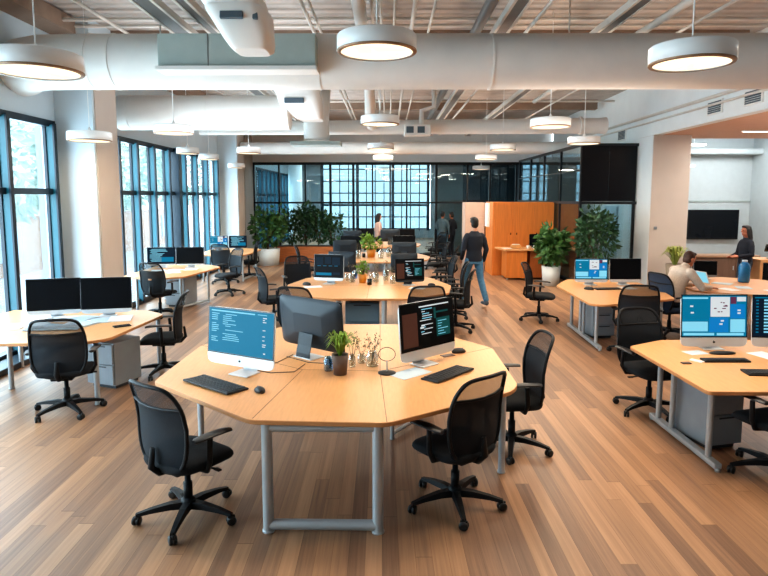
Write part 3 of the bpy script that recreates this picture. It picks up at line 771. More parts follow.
def monitor(x, y, rz, label, kind, w=.62, h=.36, chin=.07, hous=ALU, z=.742, tilt=5, lift=.1, emblem=False, neck=None, group=None, foot=None):
    """screen faces local +Y"""
    t = thing('computer_monitor', label, 'monitor', (x, y, z), rz, group)
    H = h+chin; cz = lift+H/2
    T = Matrix.Translation((0, .03, 0)) @ Matrix.Translation((0, 0, cz)) @ Matrix.Rotation(rad(tilt), 4, 'X') @ Matrix.Translation((0, 0, -cz))
    rg = []
    def rr(sx, sz, y):
        pts = []
        for j in range(32):
            a = 2*PI*j/32; pts.append(Vector((sx/2*sup(math.cos(a), .18), y, cz+sz/2*sup(math.sin(a), .18))))
        return pts
    mm = M().rings([rr(w*.45, H*.4, -.045), rr(w*.8, H*.75, -.026), rr(w*.985, H*.985, -.008), rr(w, H, -.002), rr(w, H, .008), rr(w*.995, H*.995, .01)])
    mm.xf(T); hs = mm.build('housing', hous, t)
    b = M().box((0, .0105, cz+chin/2), (w-.006, .003, h-.004), .001).xf(T); b.build('bezel', BEZEL, t)
    s = M(); mg = .014
    x0, x1, z0, z1 = -w/2+mg, w/2-mg, cz-H/2+chin+mg, cz+H/2-mg
    def rect(a, b2, c2, d2, k, yy):   # viewed from the front (+Y) the picture's left is +X
        X = lambda u: x1+(x0-x1)*u; Zz = lambda v: z0+(z1-z0)*v
        s.add([(X(a), yy, Zz(b2)), (X(a), yy, Zz(d2)), (X(c2), yy, Zz(d2)), (X(c2), yy, Zz(b2))], [(0, 3, 2, 1)], k)
    rect(0, 0, 1, 1, 0, .0124)
    for i, q in enumerate(screen_rects(kind, R)): rect(*q, .0126+i*.000004)
    s.xf(T); s.build('screen', SCR[kind], t)
    if emblem:
        e = M(); ez = cz-H/2+chin*.5
        e.ell((-.005, .0105, ez), (.008, .0015, .009)); e.ell((.005, .0105, ez), (.008, .0015, .009)); e.ell((.003, .0105, ez+.013), (.0025, .0015, .005)); e.xf(T); e.build('emblem', BEZEL, t)
    st = M()
    fw = foot or .2
    st.box((0, .0, .006), (fw, .17, .01), .004)
    rg = []
    for yy, zz in ((-.075, .008), (-.072, .05), (-.05, .12), (-.03, cz-H*.18)):
        rg.append([Vector((sx*fw*.36, yy+dy, zz)) for sx, dy in ((-1, -.004), (1, -.004), (1, .004), (-1, .004))])
    nk = M().rings(rg, 0, False); so = st.build('stand', ALU, t); nk.build('stand_neck', hous, so)
    return t
def keyboard(x, y, rz, label, w=.45, d=.15, ma=KEYB, kc=KEYC, z=.743):
    t = thing('keyboard', label, 'keyboard', (x, y, z), rz)
    M().box((0, 0, .009), (w, d, .016), .004, rx=rad(3)).build('keyboard_case', ma, t)
    m = M(); nx = 15; ny = 5
    for i in range(nx):
        for j in range(ny):
            m.box((-w/2+.02+(w-.04)*(i+.5)/nx, -d/2+.014+(d-.028)*(j+.5)/ny, .02), ((w-.04)/nx*.8, (d-.028)/ny*.78, .006), rx=rad(3))
    m.build('keys', kc, t); return t
def mouse(x, y, rz, label, ma=KEYB, z=.742, s=1):
    t = thing('computer_mouse', label, 'mouse', (x, y, z), rz)
    m = M(); rg = []
    for zz, k in ((.0, .92), (.008, 1), (.02, .9), (.03, .6), (.034, .2)):
        rg.append([Vector((.032*s*k*math.cos(2*PI*j/20), .058*s*k*math.sin(2*PI*j/20)-.006*(zz > .015), zz*s)) for j in range(20)])
    m.rings(rg); m.build('mouse_shell', ma, t)
    M().box((0, .028*s, .03*s), (.006, .018, .006), .002).build('scroll_wheel', GREYP, t); return t
def paper(x, y, rz, label, ma=PAPER, w=.21, d=.297, z=.742, k=1, group=None):
    m = M(); m.box((0, 0, .001*k), (w, d, .002*k), 0)
    o = m.build('paper_sheet', ma); o.location = (x, y, z+.0005); o.rotation_euler = (0, 0, rz); return tag(o, label, 'paper', group)
def potted(name, x, y, z, label, cat, pot, r0, r1, h, foliage, ma, nstem=5):
    t = thing(name, label, cat, (x, y, z))
    M().lathe([(0, 0), (r0, 0), (r1, h), (r1*.9, h), (r1*.86, h*.9), (0, h*.9)], 28).build('pot', pot, t)
    M().lathe([(0, h*.9), (r1*.85, h*.905)], 20).build('soil', SOIL, t)
    st = M(); fo = M(); foliage(st, fo, h)
    st.build('stems', STEM, t); fo.build('foliage', ma, t); return t
def blades(n, hgt, spread, w):
    def f(st, fo, h):
        for i in range(n):
            a = R.uniform(0, 2*PI); tl = R.uniform(.25, 1)*spread; hh_ = hgt*R.uniform(.6, 1.1)
            d = Vector((math.cos(a), math.sin(a), 0)); sd = Vector((-d.y, d.x, 0))
            P = [Vector((0, 0, h*.9))+d*.01, Vector((0, 0, h+hh_*.55))+d*tl*.35, Vector((0, 0, h+hh_*.95))+d*tl*.75, Vector((0, 0, h+hh_*(.9-.35*tl/spread)))+d*tl*1.15]
            W = [w*.5, w, w*.7, .001]
            vs = []
            for p, ww in zip(P, W): vs += [p-sd*ww/2, p+sd*ww/2]
            fo.add(vs, [(0, 1, 3, 2), (2, 3, 5, 4), (4, 5, 7, 6)], 0, True)
        st.tube([(0, 0, h*.85), (0, 0, h*1.05)], .006, 6)
    return f
def bush(hgt, rx, n, size, nst=6, cz=.55):
    def f(st, fo, h):
        for i in range(nst):
            a = R.uniform(0, 2*PI); q = Vector((rx*.6*math.cos(a), rx*.6*math.sin(a), h+hgt*R.uniform(.6, .95)))
            st.tube([(0, 0, h*.85), (q.x*.35, q.y*.35, h+hgt*.35), q], [.014, .01, .005], 6)
            leaves(fo, q, (rx*.42, rx*.42, hgt*.22), n//(2*nst), size)
        leaves(fo, (0, 0, h+hgt*cz), (rx, rx, hgt*.45), n//2, size)
    return f

# ================================================================== front octagon desk
FK, FZ = .967, .05
fk = lambda p: (p[0]*FK, p[1]*FK)
POLY_F = [(-.94, 3.93), (0, 3.88), (.98, 4.55), (1.06, 4.72), (1.06, 5.9), (.25, 7.02), (-1.1, 7.04), (-1.9, 6.0), (-1.92, 4.78)]
d = desk('large octagonal beech desk in the foreground with plants and three computers', [fk(p) for p in POLY_F],
         [(fk(a), fk(b)) for a, b in [((-.92, 3.96), (-.74, 5.13)), ((-.74, 5.13), (-1.9, 6.0)), ((-.74, 5.13), (-.06, 5.09)), ((-.06, 5.09), (0, 3.9)), ((-.06, 5.09), (-.08, 7.0)), ((-.06, 5.09), (1.04, 5.9))]], (-.43, 5.2), zt=FZ)
L_ = lambda x, y: (x+.43, y-5.2)
frame_leg(d, L_(-.8, 3.84), L_(-.06, 3.83), r=.037, top=.76)
frame_leg(d, L_(-.82, 5.75), L_(-.28, 6.35), r=.02, top=.76)
frame_leg(d, L_(.05, 5.4), L_(.5, 6.1), r=.02, top=.76)
for q in ((.94, 4.72), (-1.72, 5.35), (.8, 5.6), (-.92, 6.6), (.12, 6.6)): post(d, L_(*q), top=.76)
chair(-1.4, 4.02, 35, 'black mesh office chair at the front left of the octagonal desk, nearest the viewer')
chair(.5, 4.2, -40, 'black mesh office chair at the front right of the octagonal desk')
chair(1.12, 5.2, -95, 'black mesh office chair pulled up to the right end of the octagonal desk')
before = set(C.objects)
monitor(-1.22, 5.0, face(-.46, -.89), 'white all-in-one computer with lines of code on a teal-blue screen', 'code_blue', .7, .39, .085, ALUW, emblem=True, lift=.075)
monitor(-.74, 5.55, face(.62, .78), 'dark computer monitor seen from behind on the octagonal desk', 'dim', .8, .45, .02, DKHOUSE, lift=.075, foot=.24)
monitor(.34, 5.3, face(.68, -.73), 'silver all-in-one computer with green code on a black screen', 'code_dark', .68, .41, .085, ALU, lift=.075)
keyboard(-1.38, 4.68, face(-.61, -.79), 'black keyboard in front of the white all-in-one computer', .56, .2)
keyboard(.52, 4.98, face(.75, -.66), 'black keyboard in front of the silver all-in-one computer', .5, .18)
mouse(-.99, 4.53, face(-.5, .8), 'dark brown mouse beside the white all-in-one computer keyboard', s=1.15)
mouse(.7, 5.72, face(.9, .4), 'black mouse at the right corner of the octagonal desk', s=1.3)
tag(M().box((.58, 5.6, .7455), (.13, .07, .006), .002, rz=.5).build('card_case', POTB), 'small brown card lying beside the black mouse', 'card')
potted('potted_plant', -.4, 5.0, .742, 'small green spiky plant in a square-looking brown pot on the octagonal desk', 'plant', POTB, .055, .07, .17, blades(90, .19, .17, .016), LEAFB)
def jar(x, y, label, r=.05, h=.12, ma=JARG, sprigs=7, hs=.16):
    t = thing('glass_jar', label, 'jar', (x, y, .742))
    M().lathe([(0, .003), (r*.9, .002), (r, .02), (r, h*.75), (r*.75, h*.88), (r*.78, h), (r*.7, h), (r*.66, h*.88), (r*.92, h*.72), (r*.92, .02), (0, .01)], 24).build('jar_body', ma, t)
    if sprigs:
        m = M()
        for i in range(sprigs):
            a = R.uniform(0, 2*PI); q = R.uniform(.02, .07)
            e = Vector((q*math.cos(a), q*math.sin(a), h+hs*R.uniform(.4, 1)))
            m.tube([(-e.x*.2, -e.y*.2, .015), (e.x*.25, e.y*.25, h*.8), e], [.002, .002, .0015], 5)
            leaves(m, e, (.02, .02, .03), 12, .022)
        m.build('dried_sprigs', DRYF, t)
    return t
jar(-.13, 5.25, 'clear glass jar of dried sprigs, right one in the middle of the octagonal desk', .055, .13, hs=.13)
jar(-.31, 5.22, 'slim clear glass jar right behind the spiky potted plant', .032, .11, sprigs=5, hs=.16)
jar(-.23, 5.35, 'small brown-tinted glass jar between the two jars of sprigs', .04, .08, sprigs=4, hs=.1)
jar(-.51, 5.1, 'small blue glass tumbler left of the spiky potted plant', .04, .12, JARB, 0)
t = thing('ring_stand', 'thin black wire hoop on a round weighted foot beside the silver computer', 'stand', (.0, 5.03, .742))
M().lathe([(.075, 0), (.075, .006), (.03, .016), (.008, .02)], 24).build('foot', KEYB, t)
M().tube([(0, 0, .015), (0, 0, .09), (0, .0, .1)], .006, 8).build('stem', STEEL, t)
M().tube([(.07*math.sin(a), .008*math.cos(a), .16-.06*math.cos(a)) for a in [2*PI*k/28 for k in range(28)]], .003, 6, closed=True).build('hoop', KEYB, t)
tag(M().box((.2, 5.02, .743), (.34, .2, .003), .001, rz=.75).build('desk_mat', PAPERB), 'pale grey mat under the silver computer', 'mat')
for pts, lb in (([(-1.2, 5.13, .746), (-1.0, 5.02, .746), (-.8, 5.05, .746), (-.74, 5.3, .746)], 'thin dark cable looping from the white computer across the desk'),
                ([(-.95, 5.55, .746), (-.72, 5.35, .746), (-.5, 5.3, .746), (-.4, 5.15, .746)], 'thin dark cable below the monitor seen from behind'),
                ([(-1.2, 5.2, .746), (-1.0, 5.35, .746), (-.9, 5.62, .746)], 'thin dark cable joining the white computer and the monitor behind it')):
    tag(M().tube(pts, .003, 6).build('power_cable', KEYB), lb, 'cable')
for o in set(C.objects)-before:            # everything standing on the desk sits on its top
    if o.parent: continue
    if o.type == 'EMPTY': o.location = (o.location.x*FK, o.location.y*FK, o.location.z+FZ)
    else:
        for v in o.data.vertices: v.co = (v.co.x*FK, v.co.y*FK, v.co.z+FZ)

# ================================================================== left desks
d = desk('beech desk by the near left window with two black monitors', [(-5.0, 5.98), (-3.2, 6.1), (-2.98, 6.3), (-2.88, 7.62), (-3.2, 7.9), (-5.0, 7.9)], loc=(-4, 7))
post(d, (-4.42+4, -.15)); post(d, (-.85, .75)); post(d, (1.0, .72)); post(d, (.85, -.68))
pedestal(-3.3, 7.08, 20, 'grey drawer unit under the near left desk', w=.4, d=.44, drawers=2, h=.55)
chair(-3.36, 6.1, -12, 'black mesh office chair seen from behind at the near left desk')
chair(-2.86, 7.5, -100, 'black office chair tucked side-on under the right end of the near left desk')
monitor(-4.16, 7.4, face(.3, -.95), 'black monitor on the near left desk, left one of the two', 'dim', .62, .4, .05, ALU, lift=.05)
monitor(-3.55, 7.5, face(.25, -.97), 'black monitor on the near left desk, right one of the two', 'off', .6, .4, .05, ALU, lift=.05)
for i, (x, y, a, lb) in enumerate(((-4.15, 7.0, .3, 'loose white sheet under the left black monitor'), (-3.95, 6.85, -.2, 'pale sheet crossing the middle of the near left desk papers'), (-3.72, 7.05, .1, 'white sheet in the middle of the near left desk'), (-3.5, 7.22, .4, 'white sheet under the right black monitor'), (-4.35, 6.85, .15, 'pale sheet at the left end of the near left desk papers'))):
    paper(x, y, a, lb, PAPERB if i % 2 else PAPER, .24, .32, k=1+i)
for i, (x, y, a, lb) in enumerate(((-4.0, 7.28, .1, 'white sheet at the foot of the left black monitor'), (-3.78, 7.3, -.25, 'pale sheet between the two black monitors'), (-3.3, 7.3, .3, 'white sheet at the foot of the right black monitor'), (-3.62, 6.95, -.3, 'pale sheet right of the pale grey keyboard'))):
    paper(x, y, a, lb, PAPER if i % 2 == 0 else PAPERB, .26, .33, k=6+i)
keyboard(-3.82, 6.72, .12, 'pale grey keyboard behind the chair on the near left desk', .6, .17, PAPERB, KEYW, z=.752)
tag(M().box((-3.1, 6.88, .75), (.1, .19, .012), .005, rz=-.9).build('mobile_phone', BEZEL), 'black phone lying near the right end of the near left desk', 'phone')

d = desk('beech desk at the second left window with one blue and one dark monitor', [(-5.05, 11.35), (-4.35, 10.95), (-3.85, 11.3), (-3.6, 12.9), (-3.95, 13.3), (-5.05, 13.35)], loc=(-4.4, 12.2))
frame_leg(d, (.28, -.35), (.58, .5), posts=2); post(d, (-.5, -.6)); post(d, (-.5, .9))
pedestal(-4.28, 12.35, 10, 'grey drawer unit under the desk at the second left window', drawers=2)
chair(-4.3, 11.2, 15, 'black office chair seen from behind at the desk by the second left window')
chair(-3.66, 13.72, -135, 'black office chair beyond the desk at the second left window, facing it')
monitor(-4.82, 12.75, face(.2, -.97), 'monitor with a blue-grey text screen by the second left window', 'blue_rows', .58, .36, .03, ALU, lift=.05)
monitor(-4.22, 12.8, face(.12, -.99), 'dark monitor beside the blue text one by the second left window', 'dim', .58, .36, .03, ALU, lift=.05)
for i, (x, y, a, lb) in enumerate(((-4.7, 12.2, .3, 'white sheet below the blue text monitor'), (-4.4, 12.3, -.2, 'white sheet between the two monitors at the second left window'), (-4.1, 12.45, .2, 'white sheet below the dark monitor at the second left window'), (-4.3, 11.95, .5, 'pale sheet near the chair at the second left window desk'))):
    paper(x, y, a, lb, PAPERB if i % 2 else PAPER, .26, .34, k=1+i)

d = desk('far left beech desk between the second window and the round planter', [(-5.05, 15.7), (-4.2, 15.3), (-3.7, 15.7), (-3.62, 17.2), (-3.9, 17.6), (-5.05, 17.6)], loc=(-4.3, 16.5))
frame_leg(d, (.45, -.6), (.55, .6)); post(d, (-.6, -.6)); post(d, (-.6, .9))
chair(-4.25, 15.55, 10, 'black office chair tucked under the far left desk')
chair(-3.85, 16.6, -95, 'black office chair at the right end of the far left desk')
monitor(-4.78, 17.0, face(.25, -.97), 'pale glowing monitor on the far left desk', 'tiles', .5, .33, .02, ALU, lift=.06)
monitor(-4.25, 17.05, face(.2, -.98), 'dark blue monitor on the far left desk', 'blue_rows', .5, .33, .02, DKHOUSE, lift=.06)

# ================================================================== middle row desks
def mid_desk(y0, label, depth=2.6):
    P = [(-1.72, y0+1.4), (-1.45, y0+.3), (-.85, y0), (.38, y0), (.98, y0+.55), (1.1, y0+1.35), (.8, y0+depth-.2), (.3, y0+depth), (-1.0, y0+depth), (-1.5, y0+depth-.3)]
    d = desk(label, P, [((-.3, y0+.02), (-.3, y0+depth-.02)), ((-1.7, y0+1.35), (1.08, y0+1.35))], (-.3, y0+1.3))
    post(d, (-.43, -1.2), r=.04); post(d, (.26, -1.2), r=.04); post(d, (-.95, -.8)); post(d, (.95, -.7)); post(d, (-1.0, .9)); post(d, (.9, .9))
    return d
mid_desk(8.82, 'first octagonal beech desk behind the foreground desk, with an amber plant pot')
pedestal(-.38, 9.3, 0, 'blue-grey drawer unit with wide drawers under the first desk behind the foreground desk', PEDB, .52, .5, .64, 2)
chair(-2.0, 10.45, 62, 'black mesh chair with its back to the left aisle at the first middle desk')
chair(-1.2, 8.25, 15, 'black office chair half hidden behind the dark monitor seen from behind')
chair(-1.75, 11.9, 160, 'black office chair beyond the left end of the first middle desk')
chair(.52, 8.35, -8, 'black office chair seen from behind, above the silver computer with green code')
chair(1.16, 10.0, -75, 'black office chair right of the first middle desk, in front of the walking man')
chair(1.2, 11.1, -85, 'black office chair right of the first middle desk, second from the viewer')
chair(1.12, 12.2, -95, 'black office chair right of the first middle desk, third from the viewer')
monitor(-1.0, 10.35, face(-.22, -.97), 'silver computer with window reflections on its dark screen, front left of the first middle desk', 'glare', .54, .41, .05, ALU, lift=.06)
monitor(-.85, 11.15, face(.3, .95), 'dark-backed monitor behind the silver reflecting one on the first middle desk', 'off', .55, .36, .03, DKHOUSE, lift=.1)
monitor(.38, 10.2, face(.25, -.97), 'black monitor with faint code, right side of the first middle desk', 'code_dark', .52, .37, .03, DKHOUSE, lift=.06)
monitor(.32, 11.05, face(-.1, .99), 'dark monitor behind the black code one on the first middle desk', 'off', .5, .34, .03, DKHOUSE, lift=.1)
potted('potted_plant', -.43, 10.5, .742, 'small green plant in an amber pot on the first middle desk', 'plant', POTO, .06, .075, .15, bush(.2, .1, 160, .05), LEAFB)
paper(-1.25, 10.0, .3, 'white sheet in front of the silver reflecting computer', PAPER, .3, .22); paper(.5, 9.85, -.3, 'white sheet in front of the black code monitor', PAPER, .26, .2)
mouse(.76, 10.15, .9, 'black mouse at the right end of the first middle desk', s=1.3)
mouse(-1.38, 10.2, .9, 'dark mouse at the left end of the first middle desk', s=1.6)
jar(-.62, 10.55, 'clear glass jar left of the amber plant pot', .06, .16, sprigs=5); jar(-.2, 10.6, 'clear glass jar just right of the amber plant pot', .055, .18, sprigs=6)
jar(-.02, 10.75, 'clear glass jar halfway between amber pot and black code monitor', .05, .2, sprigs=6); jar(.1, 10.4, 'clear glass jar right next to the black code monitor', .05, .15, sprigs=5)
jar(-.6, 11.0, 'blue glass tumbler behind the amber plant pot', .05, .16, JARB, 0)

for i, (x, y, lb) in enumerate(((-.72, 10.75, 'drinking glass left of the blue tumbler on the first middle desk'), (-.28, 10.95, 'drinking glass behind the clear jar right of the amber pot'), (.0, 11.2, 'drinking glass at the rear centre of the first middle desk'), (-.5, 11.3, 'drinking glass at the rear left of the first middle desk'))):
    t = thing('drinking_glass', lb, 'glass', (x, y, .742)); M().lathe([(0, .004), (.03, .0), (.038, .13), (.034, .13), (.027, .012), (0, .012)], 18).build('glass_body', JARG, t)
for x, y, lb in ((-.3, 10.25, 'black pen cup in front of the amber plant pot'), (-.58, 14.95, 'black pen cup beside the bushy plant on the second middle desk')):
    t = thing('pen_cup', lb, 'pen cup', (x, y, .742)); M().lathe([(0, .003), (.04, 0), (.042, .1), (.037, .1), (.036, .008), (0, .008)], 18).build('cup_body', BEZEL, t)
    for k in range(4): a = k*1.6; M().tube([(.02*math.cos(a), .02*math.sin(a), .012), (.045*math.cos(a), .045*math.sin(a), .17)], .004, 6).build('pen', (STEEL, KEYB, POTO, BLUE)[k], t)
mid_desk(13.85, 'second octagonal beech desk behind the foreground desk, with a bushy green plant', 2.5)
chair(1.45, 14.7, -80, 'black office chair at the right end of the second middle desk, nearer one')
chair(1.35, 16.0, -95, 'black office chair at the right end of the second middle desk, farther one')
chair(-2.0, 14.9, 85, 'black office chair at the left end of the second middle desk')
monitor(-1.0, 14.2, face(-.1, .99), 'monitor with a pale back edge at the left front of the second middle desk', 'off', .56, .36, .03, DKHOUSE, lift=.1)
monitor(-.95, 15.8, face(-.1, -.99), 'dark monitor at the left rear of the second middle desk', 'off', .56, .36, .03, DKHOUSE, lift=.1)
monitor(.44, 15.55, face(.05, -1), 'silver-framed dark monitor on the right of the second middle desk', 'dim', .6, .38, .05, ALU, lift=.08)
monitor(.42, 14.6, face(.05, 1), 'low dark monitor at the right front of the second middle desk', 'off', .6, .3, .03, DKHOUSE, lift=.08)
potted('potted_plant', -.4, 15.0, .742, 'bushy green plant in a terracotta pot on the second middle desk', 'plant', POTO, .09, .12, .2, bush(.32, .22, 260, .1), LEAFB)
jar(-.7, 14.6, 'clear glass jar left of the bushy plant on the second middle desk', .07, .22, sprigs=6); jar(-.15, 14.7, 'clear glass jar right of the bushy plant on the second middle desk', .07, .22, sprigs=6)
jar(.05, 15.1, 'clear glass jar between the bushy plant and the silver-framed monitor', .07, .25, sprigs=6)
mid_desk(17.9, 'third octagonal beech desk behind the foreground desk, farthest of the row', 2.4)
monitor(-1.05, 18.2, face(0, 1), 'dark monitor at the left front of the farthest middle desk', 'off', .56, .36, .03, DKHOUSE, lift=.1)
monitor(.1, 18.9, face(0, 1), 'wide dark monitor at the centre of the farthest middle desk', 'off', .62, .36, .03, DKHOUSE, lift=.1)
monitor(.62, 19.4, face(0, -1), 'dark monitor at the right of the farthest middle desk', 'off', .56, .34, .03, DKHOUSE, lift=.1)
monitor(-.7, 19.6, face(0, -1), 'dark monitor at the left rear of the farthest middle desk', 'off', .56, .36, .03, DKHOUSE, lift=.1)
chair(1.35, 18.8, -85, 'black office chair at the right end of the farthest middle desk')
chair(.4, 20.7, 170, 'black office chair behind the farthest middle desk, right one')
chair(-1.0, 20.7, 175, 'black office chair behind the farthest middle desk, left one')
chair(1.7, 20.4, -120, 'black office chair standing alone in front of the glass partition')

# ================================================================== right desks
d = desk('beech desk at the right edge in the foreground with a tiled blue screen', [(2.5, 4.55), (5.6, 4.5), (5.6, 6.25), (2.9, 6.25), (2.46, 5.98)], loc=(3.6, 5.4), rr=.05)
bar_leg(d, (2.72-3.6, 4.85-5.4), (2.7-3.6, 5.8-5.4), (.04, .7, .98)); post(d, (1.8, -.7)); post(d, (1.8, .6))
pedestal(2.96, 5.4, -14, 'grey drawer unit with a darker top drawer under the right foreground desk', w=.34, d=.48, h=.62, drawers=2)
pedestal(4.6, 5.5, 0, 'grey drawer unit under the right foreground desk, farther along', w=.42, d=.5, h=.62, drawers=3)
chair(2.76, 6.15, 168, 'black office chair at the left rear corner of the right foreground desk')
chair(3.16, 4.7, -15, 'black office chair cut by the right edge, in front of the right foreground desk')
monitor(3.24, 5.9, face(0, -1), 'silver all-in-one computer with blue tiled windows on its screen', 'tiles', .66, .43, .09, ALU, lift=.03, emblem=True)
monitor(3.94, 5.88, face(-.05, -1), 'silver all-in-one computer with a list of lines, cut by the right edge', 'list', .66, .43, .09, ALU, lift=.03)
keyboard(3.12, 5.42, 0, 'dark brown low keyboard in front of the tiled blue screen', .42, .1)
keyboard(3.3, 5.02, -.06, 'black keyboard at the right edge of the right foreground desk', .46, .15)
paper(3.0, 5.72, .25, 'grey printed sheet below the tiled blue screen', PAPERB, .2, .14)
tag(M().ell((3.24, 5.68, .752), (.13, .045, .018)).build('glasses_case', KEYB), 'dark glasses case lying below the tiled blue screen', 'case')
paper(2.86, 5.42, .6, 'small folded white card left of the dark brown keyboard', PAPER, .05, .12, k=4)
tag(M().box((2.72, 5.34, .748), (.08, .05, .012), .004, rz=.1).build('eraser_block', POTB), 'small brown block at the left end of the right foreground desk', 'block')
paper(3.62, 5.62, .3, 'white sheet at the right edge below the list screen', PAPER, .2, .26)

d = desk('beech desk right of the middle aisle with a tan mesh chair pushed to it', [(2.9, 10.2), (2.88, 8.4), (3.05, 8.32), (4.3, 8.85), (4.45, 9.6), (4.45, 10.85), (3.3, 10.95)], loc=(3.6, 9.7))
bar_leg(d, (3.13-3.6, 8.75-9.7), (3.17-3.6, 10.2-9.7), (.06, .5, .62, .97)); post(d, (.7, .9)); post(d, (.65, -.5))
pedestal(3.42, 9.65, -8, 'pale grey drawer unit under the desk right of the middle aisle', w=.36, d=.5, drawers=3)
chair(2.78, 10.85, 115, 'black office chair at the left rear of the desk right of the middle aisle')
chair(3.55, 8.45, 12, 'see-through mesh back chair in front of the desk right of the middle aisle')
monitor(3.5, 10.25, face(-.05, -1), 'monitor with bright blue tiles on the desk right of the middle aisle', 'tiles', .56, .36, .05, ALU, lift=.05)
monitor(4.08, 10.25, face(0, -1), 'black monitor beside the bright blue one, left of the column', 'off', .54, .36, .05, ALU, lift=.05)
mouse(3.3, 9.72, .8, 'dark mouse left of the keyboard on the desk right of the middle aisle', s=1.5)
keyboard(3.62, 9.75, .1, 'dark keyboard below the bright blue monitor', .42, .13)
paper(4.0, 9.9, .2, 'white sheet below the black monitor left of the column', PAPER)

d = desk('beech desk of the seated man at the right edge', [(4.98, 9.75), (5.15, 9.45), (6.2, 9.05), (6.9, 9.4), (6.9, 10.9), (6.3, 11.3), (5.6, 11.1), (5.0, 10.4)], loc=(5.9, 10.1))
M().box((.35, -.85, .36), (.05, .36, .72), .006).build('end_panel', LAMPW, d)
post(d, (-.6, .5)); post(d, (.8, .9)); post(d, (-.55, -.5))
chair(4.58, 9.6, 72, 'navy blue office chair carrying the seated man', 'navy', None)
t = thing('laptop', 'open silver laptop in front of the seated man', 'laptop', (5.3, 10.35, .742), face(-1, -.35))
M().box((0, 0, .01), (.34, .24, .016), .004).build('laptop_base', ALU, t)
o = M().box((0, -.17, .12), (.34, .012, .23), .003, rx=rad(-25)); o.build('laptop_lid', ALU, t)
M().box((0, -.162, .122), (.31, .004, .2), 0, rx=rad(-25)).build('screen', S_LITE, t)
monitor(5.85, 11.0, face(-.2, -1), 'small grey-framed dark monitor behind the laptop of the seated man', 'off', .4, .26, .03, GREYP, lift=.05)
t = thing('water_jug', 'tall blue translucent jug on the seated man\'s desk, in front of the standing woman', 'jug', (6.34, 10.6, .742))
M().lathe([(0, .004), (.085, .0), (.095, .03), (.095, .26), (.085, .31), (.05, .35), (.04, .37), (0, .37)], 28).build('jug_body', BLUEJUG, t)
M().lathe([(.045, .365), (.045, .395), (0, .395)], 20).build('lid', PAPERB, t)
for i, (x, y, a, lb) in enumerate(((5.6, 9.75, .4, 'white sheet near the hand of the seated man'), (5.95, 9.95, -.3, 'pale sheet in the middle of the seated man\'s desk'), (6.25, 9.55, .2, 'white sheet near the right end of the seated man\'s desk'), (5.85, 10.4, .8, 'white sheet left of the blue jug'))):
    paper(x, y, a, lb, PAPERB if i % 2 else PAPER, .22, .3, k=1+i)
tag(M().tube([(6.1, 9.3, .75), (6.28, 9.35, .75)], .008, 8).build('pen', KEYB), 'black pen at the front of the seated man\'s desk', 'pen')

# alcove furniture
t = thing('credenza', 'long low wooden sideboard under the wall screen', 'sideboard', (8.1, 15.0, 0))
M().box((0, 0, .79), (2.2, .5, .05), .006).build('top', WALNUTL, t)
M().box((0, .02, .42), (2.1, .44, .7), .006).build('carcass', WALNUT, t)
for x in (-.78, -.26, .26, .78): o = M().box((x, -.21, .42), (.5, .02, .62), .004).build('door', WALNUT, t); M().box((.2+x, -.225, .5), (.02, .02, .1), .004).build('handle', STEEL, o)
t = thing('wall_screen', 'large black flat television mounted on the pale alcove wall', 'television', (9.7, 17.93, 1.43))
M().box((0, .0, 0), (1.5, .06, .88), .01).build('screen_frame', BEZEL, t)
M().box((0, -.032, .01), (1.44, .006, .8)).build('screen', TVB, t)
M().box((0, .045, 0), (.5, .05, .4), .005).build('bracket', STEEL, t)
t = thing('wood_cabinet', 'light wooden cabinet with black front at the right edge behind the woman', 'cabinet', (8.25, 12.6, 0))
M().box((0, 0, .93), (1.1, .55, .06), .006).build('top', WOOD, t)
M().box((-.52, 0, .45), (.06, .53, .9), .004).build('side_panel', WOOD, t); M().box((.52, 0, .45), (.06, .53, .9), .004).build('side_panel', WOOD, t)
M().box((0, .0, .45), (.97, .5, .86), .004).build('door', TVB, t)
t = thing('desk_lamp', 'small dark lamp standing on the light wooden cabinet at the right edge', 'lamp', (8.02, 12.55, .96))
M().lathe([(.06, 0), (.06, .02), (.012, .03), (.01, .16), (0, .16)], 16).build('base', STEEL, t)
M().lathe([(.11, .15), (.08, .3), (.06, .3), (.09, .15)], 20).build('lamp_shade', BEZEL, t)

# reception block
t = thing('cabinet_wall', 'tall orange wooden cabinet block behind the small counter', 'cabinet', (3.87, 17.75, 0))
M().box((0, 0, 1.05), (1.72, 1.2, 2.1), .008).build('carcass', CHERRY, t)
for k, x in enumerate((-.56, .03, .6)):
    o = M().box((x, -.605, 1.06), (.555, .02, 2.05), .004).build('door', CHERRY, t)
    M().box((x+(.22 if k == 0 else -.2), -.622, 1.2), (.025, .02, .06), .004).build('handle', BEZEL, o)
t = thing('storage_locker', 'pale pinkish locker block left of the orange cabinets, behind the walking man', 'locker', (2.68, 18.7, 0))
M().box((0, 0, 1.04), (.6, .7, 2.08), .008).build('carcass', LOCK, t)
for z, h in ((.5, .92), (1.32, .62), (1.85, .38)): M().box((0, -.355, z), (.56, .02, h), .004).build('door', LOCK, t)
tag(M().box((2.98, 17.9, 1.72), (.06, .5, .7), .005).build('wall_board', WHITE), 'white board fixed on the left side of the orange cabinets', 'board')
t = thing('reception_counter', 'small orange wooden counter with a pale top in front of the tall cabinets', 'counter', (3.9, 16.55, 0))
M().prism(round_poly([(-.86, .42), (-.72, -.42), (.8, -.42), (.8, .42)], .04), .8, .84).build('top', WOOD, t)
M().box((-.38, 0, .42), (.56, .7, .74), .006).build('left_cabinet', CHERRY, t); M().box((.36, .05, .42), (.72, .6, .74), .006).build('right_cabinet', CHERRYD, t)
